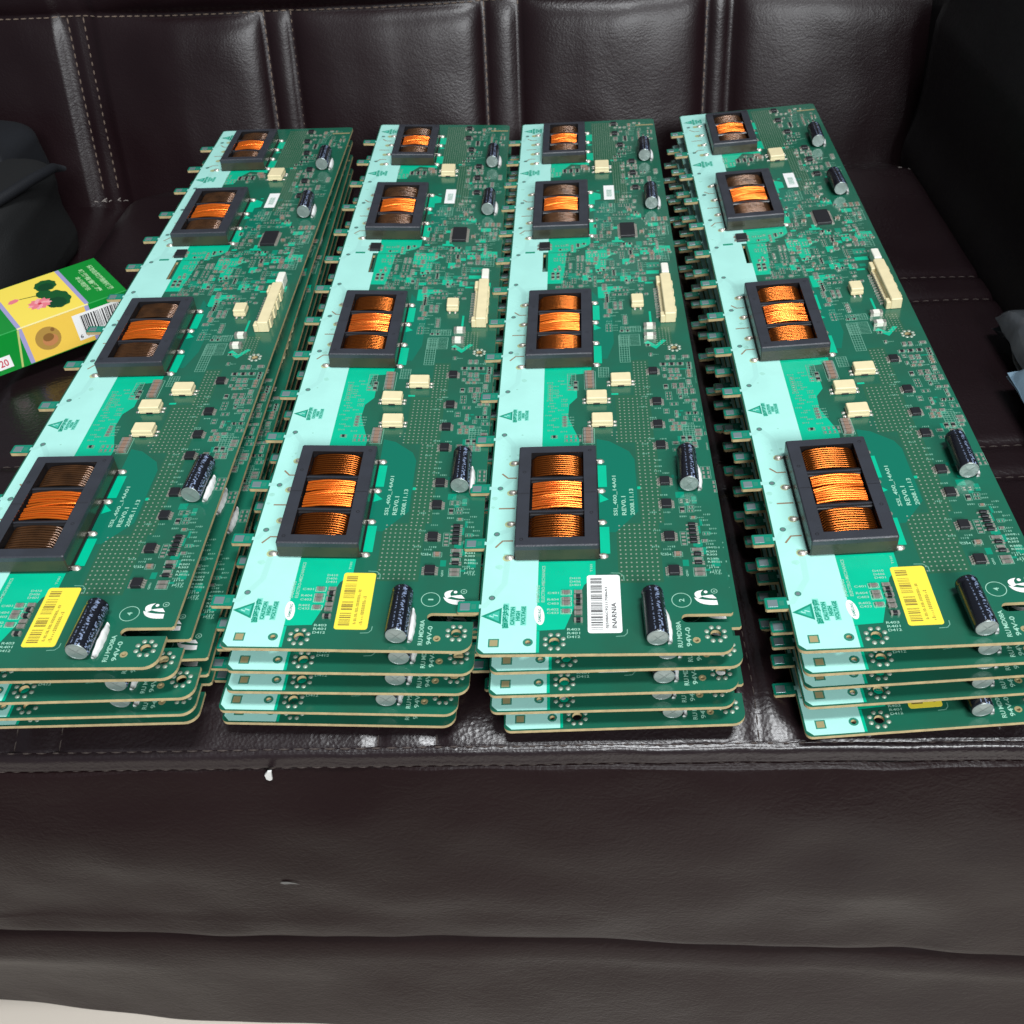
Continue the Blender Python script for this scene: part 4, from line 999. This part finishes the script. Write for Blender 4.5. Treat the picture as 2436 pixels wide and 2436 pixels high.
def fcirc(cx, ct, rx, rt, d, m, n=22): md.front([(cx + rx * math.cos(2 * math.pi * i / n), ct + rt * math.sin(2 * math.pi * i / n)) for i in range(n)], d, m)
fcirc(53.5, 12.2, 7.6, 7.6, .13, GD); fcirc(52.6, 13.6, 4.6, 3.8, .16, GD3); fcirc(53.2, 11.6, 3.2, 2.6, .19, GD2); fcirc(49.5, 7.6, 1.2, 1.2, .16, GD2)
md.build('medallion', pk, .001)
bc = PB(); bc.front(rc(2.0, 36.5, 4.0, 21.2), .14, M_WHT)
r = random.Random(3); x = 4.0
while x < 32: t = r.choice((.35, .5, .7, .9)); bc.front(rc(x, min(32, x + t), 5.6, 16.6), .18, M_INK); x += t + r.choice((.35, .5, .8))
def ftext(body, x0, t0, L_, H_):
    vs, fs = text_pts(body); xs = [p[0] for p in vs]; ys_ = [p[1] for p in vs]; sx = L_ / (max(xs) - min(xs)); sy = H_ / (max(ys_) - min(ys_))
    bc.add([(x0 - (a - min(xs)) * sx, -Y(.18), -(t0 - (b - min(ys_)) * sy)) for a, b in vs], fs, M_INK)
ftext('6', 35.6, 20.0, 1.8, 2.6); ftext('901028', 31.5, 20.0, 13, 2.6)
bc.build('barcode', pk, .001)
ts = PB(); ts.front([(67.2, .8), (68.4, .8), (73.8, PH - .4), (72.6, PH - .4)], .1, GLD); ts.front(rc(77.5, 86, 13.5, 21.5), .1, M_WHT)
vs, fs = text_pts('20'); xs_ = [p[0] for p in vs]; ts.add([(84.6 - (a - min(xs_)) * 5.2, -Y(.14), -(19.8 - b * 6.4)) for a, b in vs], fs, RED)
ts.build('tear_strip', pk, .001)

# ------------------------------------------------------------------ white flake on the front seam
wf = MB(); bx, bz = -.1248, ftop(-.1248) - .0098 + ZC
P = [(-.0016, -.0032), (-.0006, -.0046), (.0009, -.0034), (.0018, .0004), (.0030, .0046), (.0012, .0042), (-.0010, .0010)]
wf.add([(bx + a, .2434 - b * .35, bz + b * 1.25) for a, b in P] + [(bx + a, .2424 - b * .35, bz + b * 1.25) for a, b in P], [tuple(range(7)), tuple(range(13, 6, -1))] + [(i, (i + 1) % 7, 7 + (i + 1) % 7, 7 + i) for i in range(7)], M_WHT)
tag(wf.build('paper_flake'), 'tiny white flake stuck on the stitched front edge', 'flake')

# ------------------------------------------------------------------ black bag, far left
M_BAG = mat('navy_nylon', (.0036, .0046, .0072), .66, var=.3, vscale=30, bump=.4, bscale=1500)
bag = tag(empty('bag', (-.46, .74, ZC - .37)), 'black and navy fabric bag slumped at the left against the backrest', 'bag')
def lump(name, c, r, p, seed, n=26, mt=M_BAG):
    b = MB(); vs = []; fs = []
    for i in range(n + 1):
        ph = -math.pi / 2 + math.pi * i / n
        for j in range(2 * n):
            th = math.pi * j / n
            def se(v, e): return math.copysign(abs(v) ** e, v)
            d = Vector((se(math.cos(ph), p) * se(math.cos(th), p), se(math.cos(ph), p) * se(math.sin(th), p), se(math.sin(ph), p)))
            q = Vector((d.x * r[0], d.y * r[1], d.z * r[2])); q *= 1 + .07 * noise.noise(Vector((q.x * 16 + seed, q.y * 16, q.z * 16))) + .05 * (1 - 2 * abs(noise.noise(Vector((q.x * 26 + seed, q.y * 12, q.z * 34)))))
            vs.append(q + Vector(c))
    for i in range(n):
        for j in range(2 * n): k = (j + 1) % (2 * n); fs.append((i * 2 * n + j, i * 2 * n + k, (i + 1) * 2 * n + k, (i + 1) * 2 * n + j))
    b.add(vs, fs, mt, True); o = b.build(name, bag); return o
M_BAGB = mat('black_canvas', (.0022, .0026, .0030), .75, bump=.5, bscale=900)
lump('bag_body', (-.012, -.055, .033), (.093, .074, .043), .30, 2, 56, mt=M_BAGB)
lump('bag_flap', (-.046, .026, .050), (.096, .044, .034), .34, 6, 48)
rm = MB(); rm.tube([(.052, -.130, .070), (.066, -.105, .0745), (.0775, -.075, .0765), (.087, -.046, .0765), (.092, -.016, .073), (.090, .004, .064)], [.002, .0035, .004, .004, .0035, .002], M_BAG, 10); rm.build('rim', bag)

# ------------------------------------------------------------------ plastic packet at the right edge
pt = tag(empty('tissue_packet', (.2550, .400, ZC - .3385)), 'pale blue plastic packet with green print against the armrest', 'packet')
M_PKT = mat('pale_blue_film', s2l((118, 142, 158)), .25, bump=.4, bscale=160, coat=.4); M_FILM = mat('clear_crumpled_film', (.05, .055, .06), .12, bump=.9, bscale=120, spec=.8); M_PGR = mat('packet_green', s2l((15, 120, 70)), .3)
def pouch(x0, x1, y0, y1, h, name, mt, lean, seed):
    b = MB(); n, k = 18, 26; vs = []; fs = []
    for side in (1, -1):
        for j in range(k + 1):
            for i in range(n + 1):
                a = i / n; c = j / k; e = (max(0, math.sin(math.pi * a)) ** .35) * (max(0, math.sin(math.pi * c)) ** .28)
                x = x0 + (x1 - x0) * a; y = y0 + (y1 - y0) * c
                z = side * h * .5 * e + (.0025 if seed == 1 else .006) * noise.noise(Vector((x * 60 + seed, y * 60, side)))
                vs.append((x, y, z + h * .5 + lean * a))
    m_ = (n + 1) * (k + 1)
    for s in (0, 1):
        for j in range(k):
            for i in range(n):
                q = s * m_ + j * (n + 1) + i; f = (q, q + 1, q + n + 2, q + n + 1); fs.append(f if s == 0 else f[::-1])
    b.add(vs, fs, mt, True); return b.build(name, pt)
pouch(-.006, .060, -.085, .066, .026, 'packet_body', M_PKT, .022, 1)
pouch(.006, .050, .058, .122, .022, 'packet_film_end', M_FILM, .02, 5)
gp = MB()
for cx, cy, rx, ry in ((.017, .044, .007, .012), (.022, .004, .006, .010), (.028, .046, .007, .010), (.016, -.035, .006, .010)):
    def zz(x, y):
        a = (x + .006) / .066; c = (y + .085) / .151; e = (max(0, math.sin(math.pi * a)) ** .35) * (max(0, math.sin(math.pi * c)) ** .28)
        return .013 * e + .0025 * noise.noise(Vector((x * 60 + 1, y * 60, 1))) + .013 + .022 * a + .0006
    ring_ = [(cx + rx * math.cos(i * .45) * (1 + .2 * math.sin(i * 1.7)), cy + ry * math.sin(i * .45)) for i in range(14)]
    gp.add([(cx, cy, zz(cx, cy))] + [(a, b, zz(a, b)) for a, b in ring_], [(0, i + 1, (i + 1) % 14 + 1) for i in range(14)], M_PGR)
gp.build('green_print', pt)
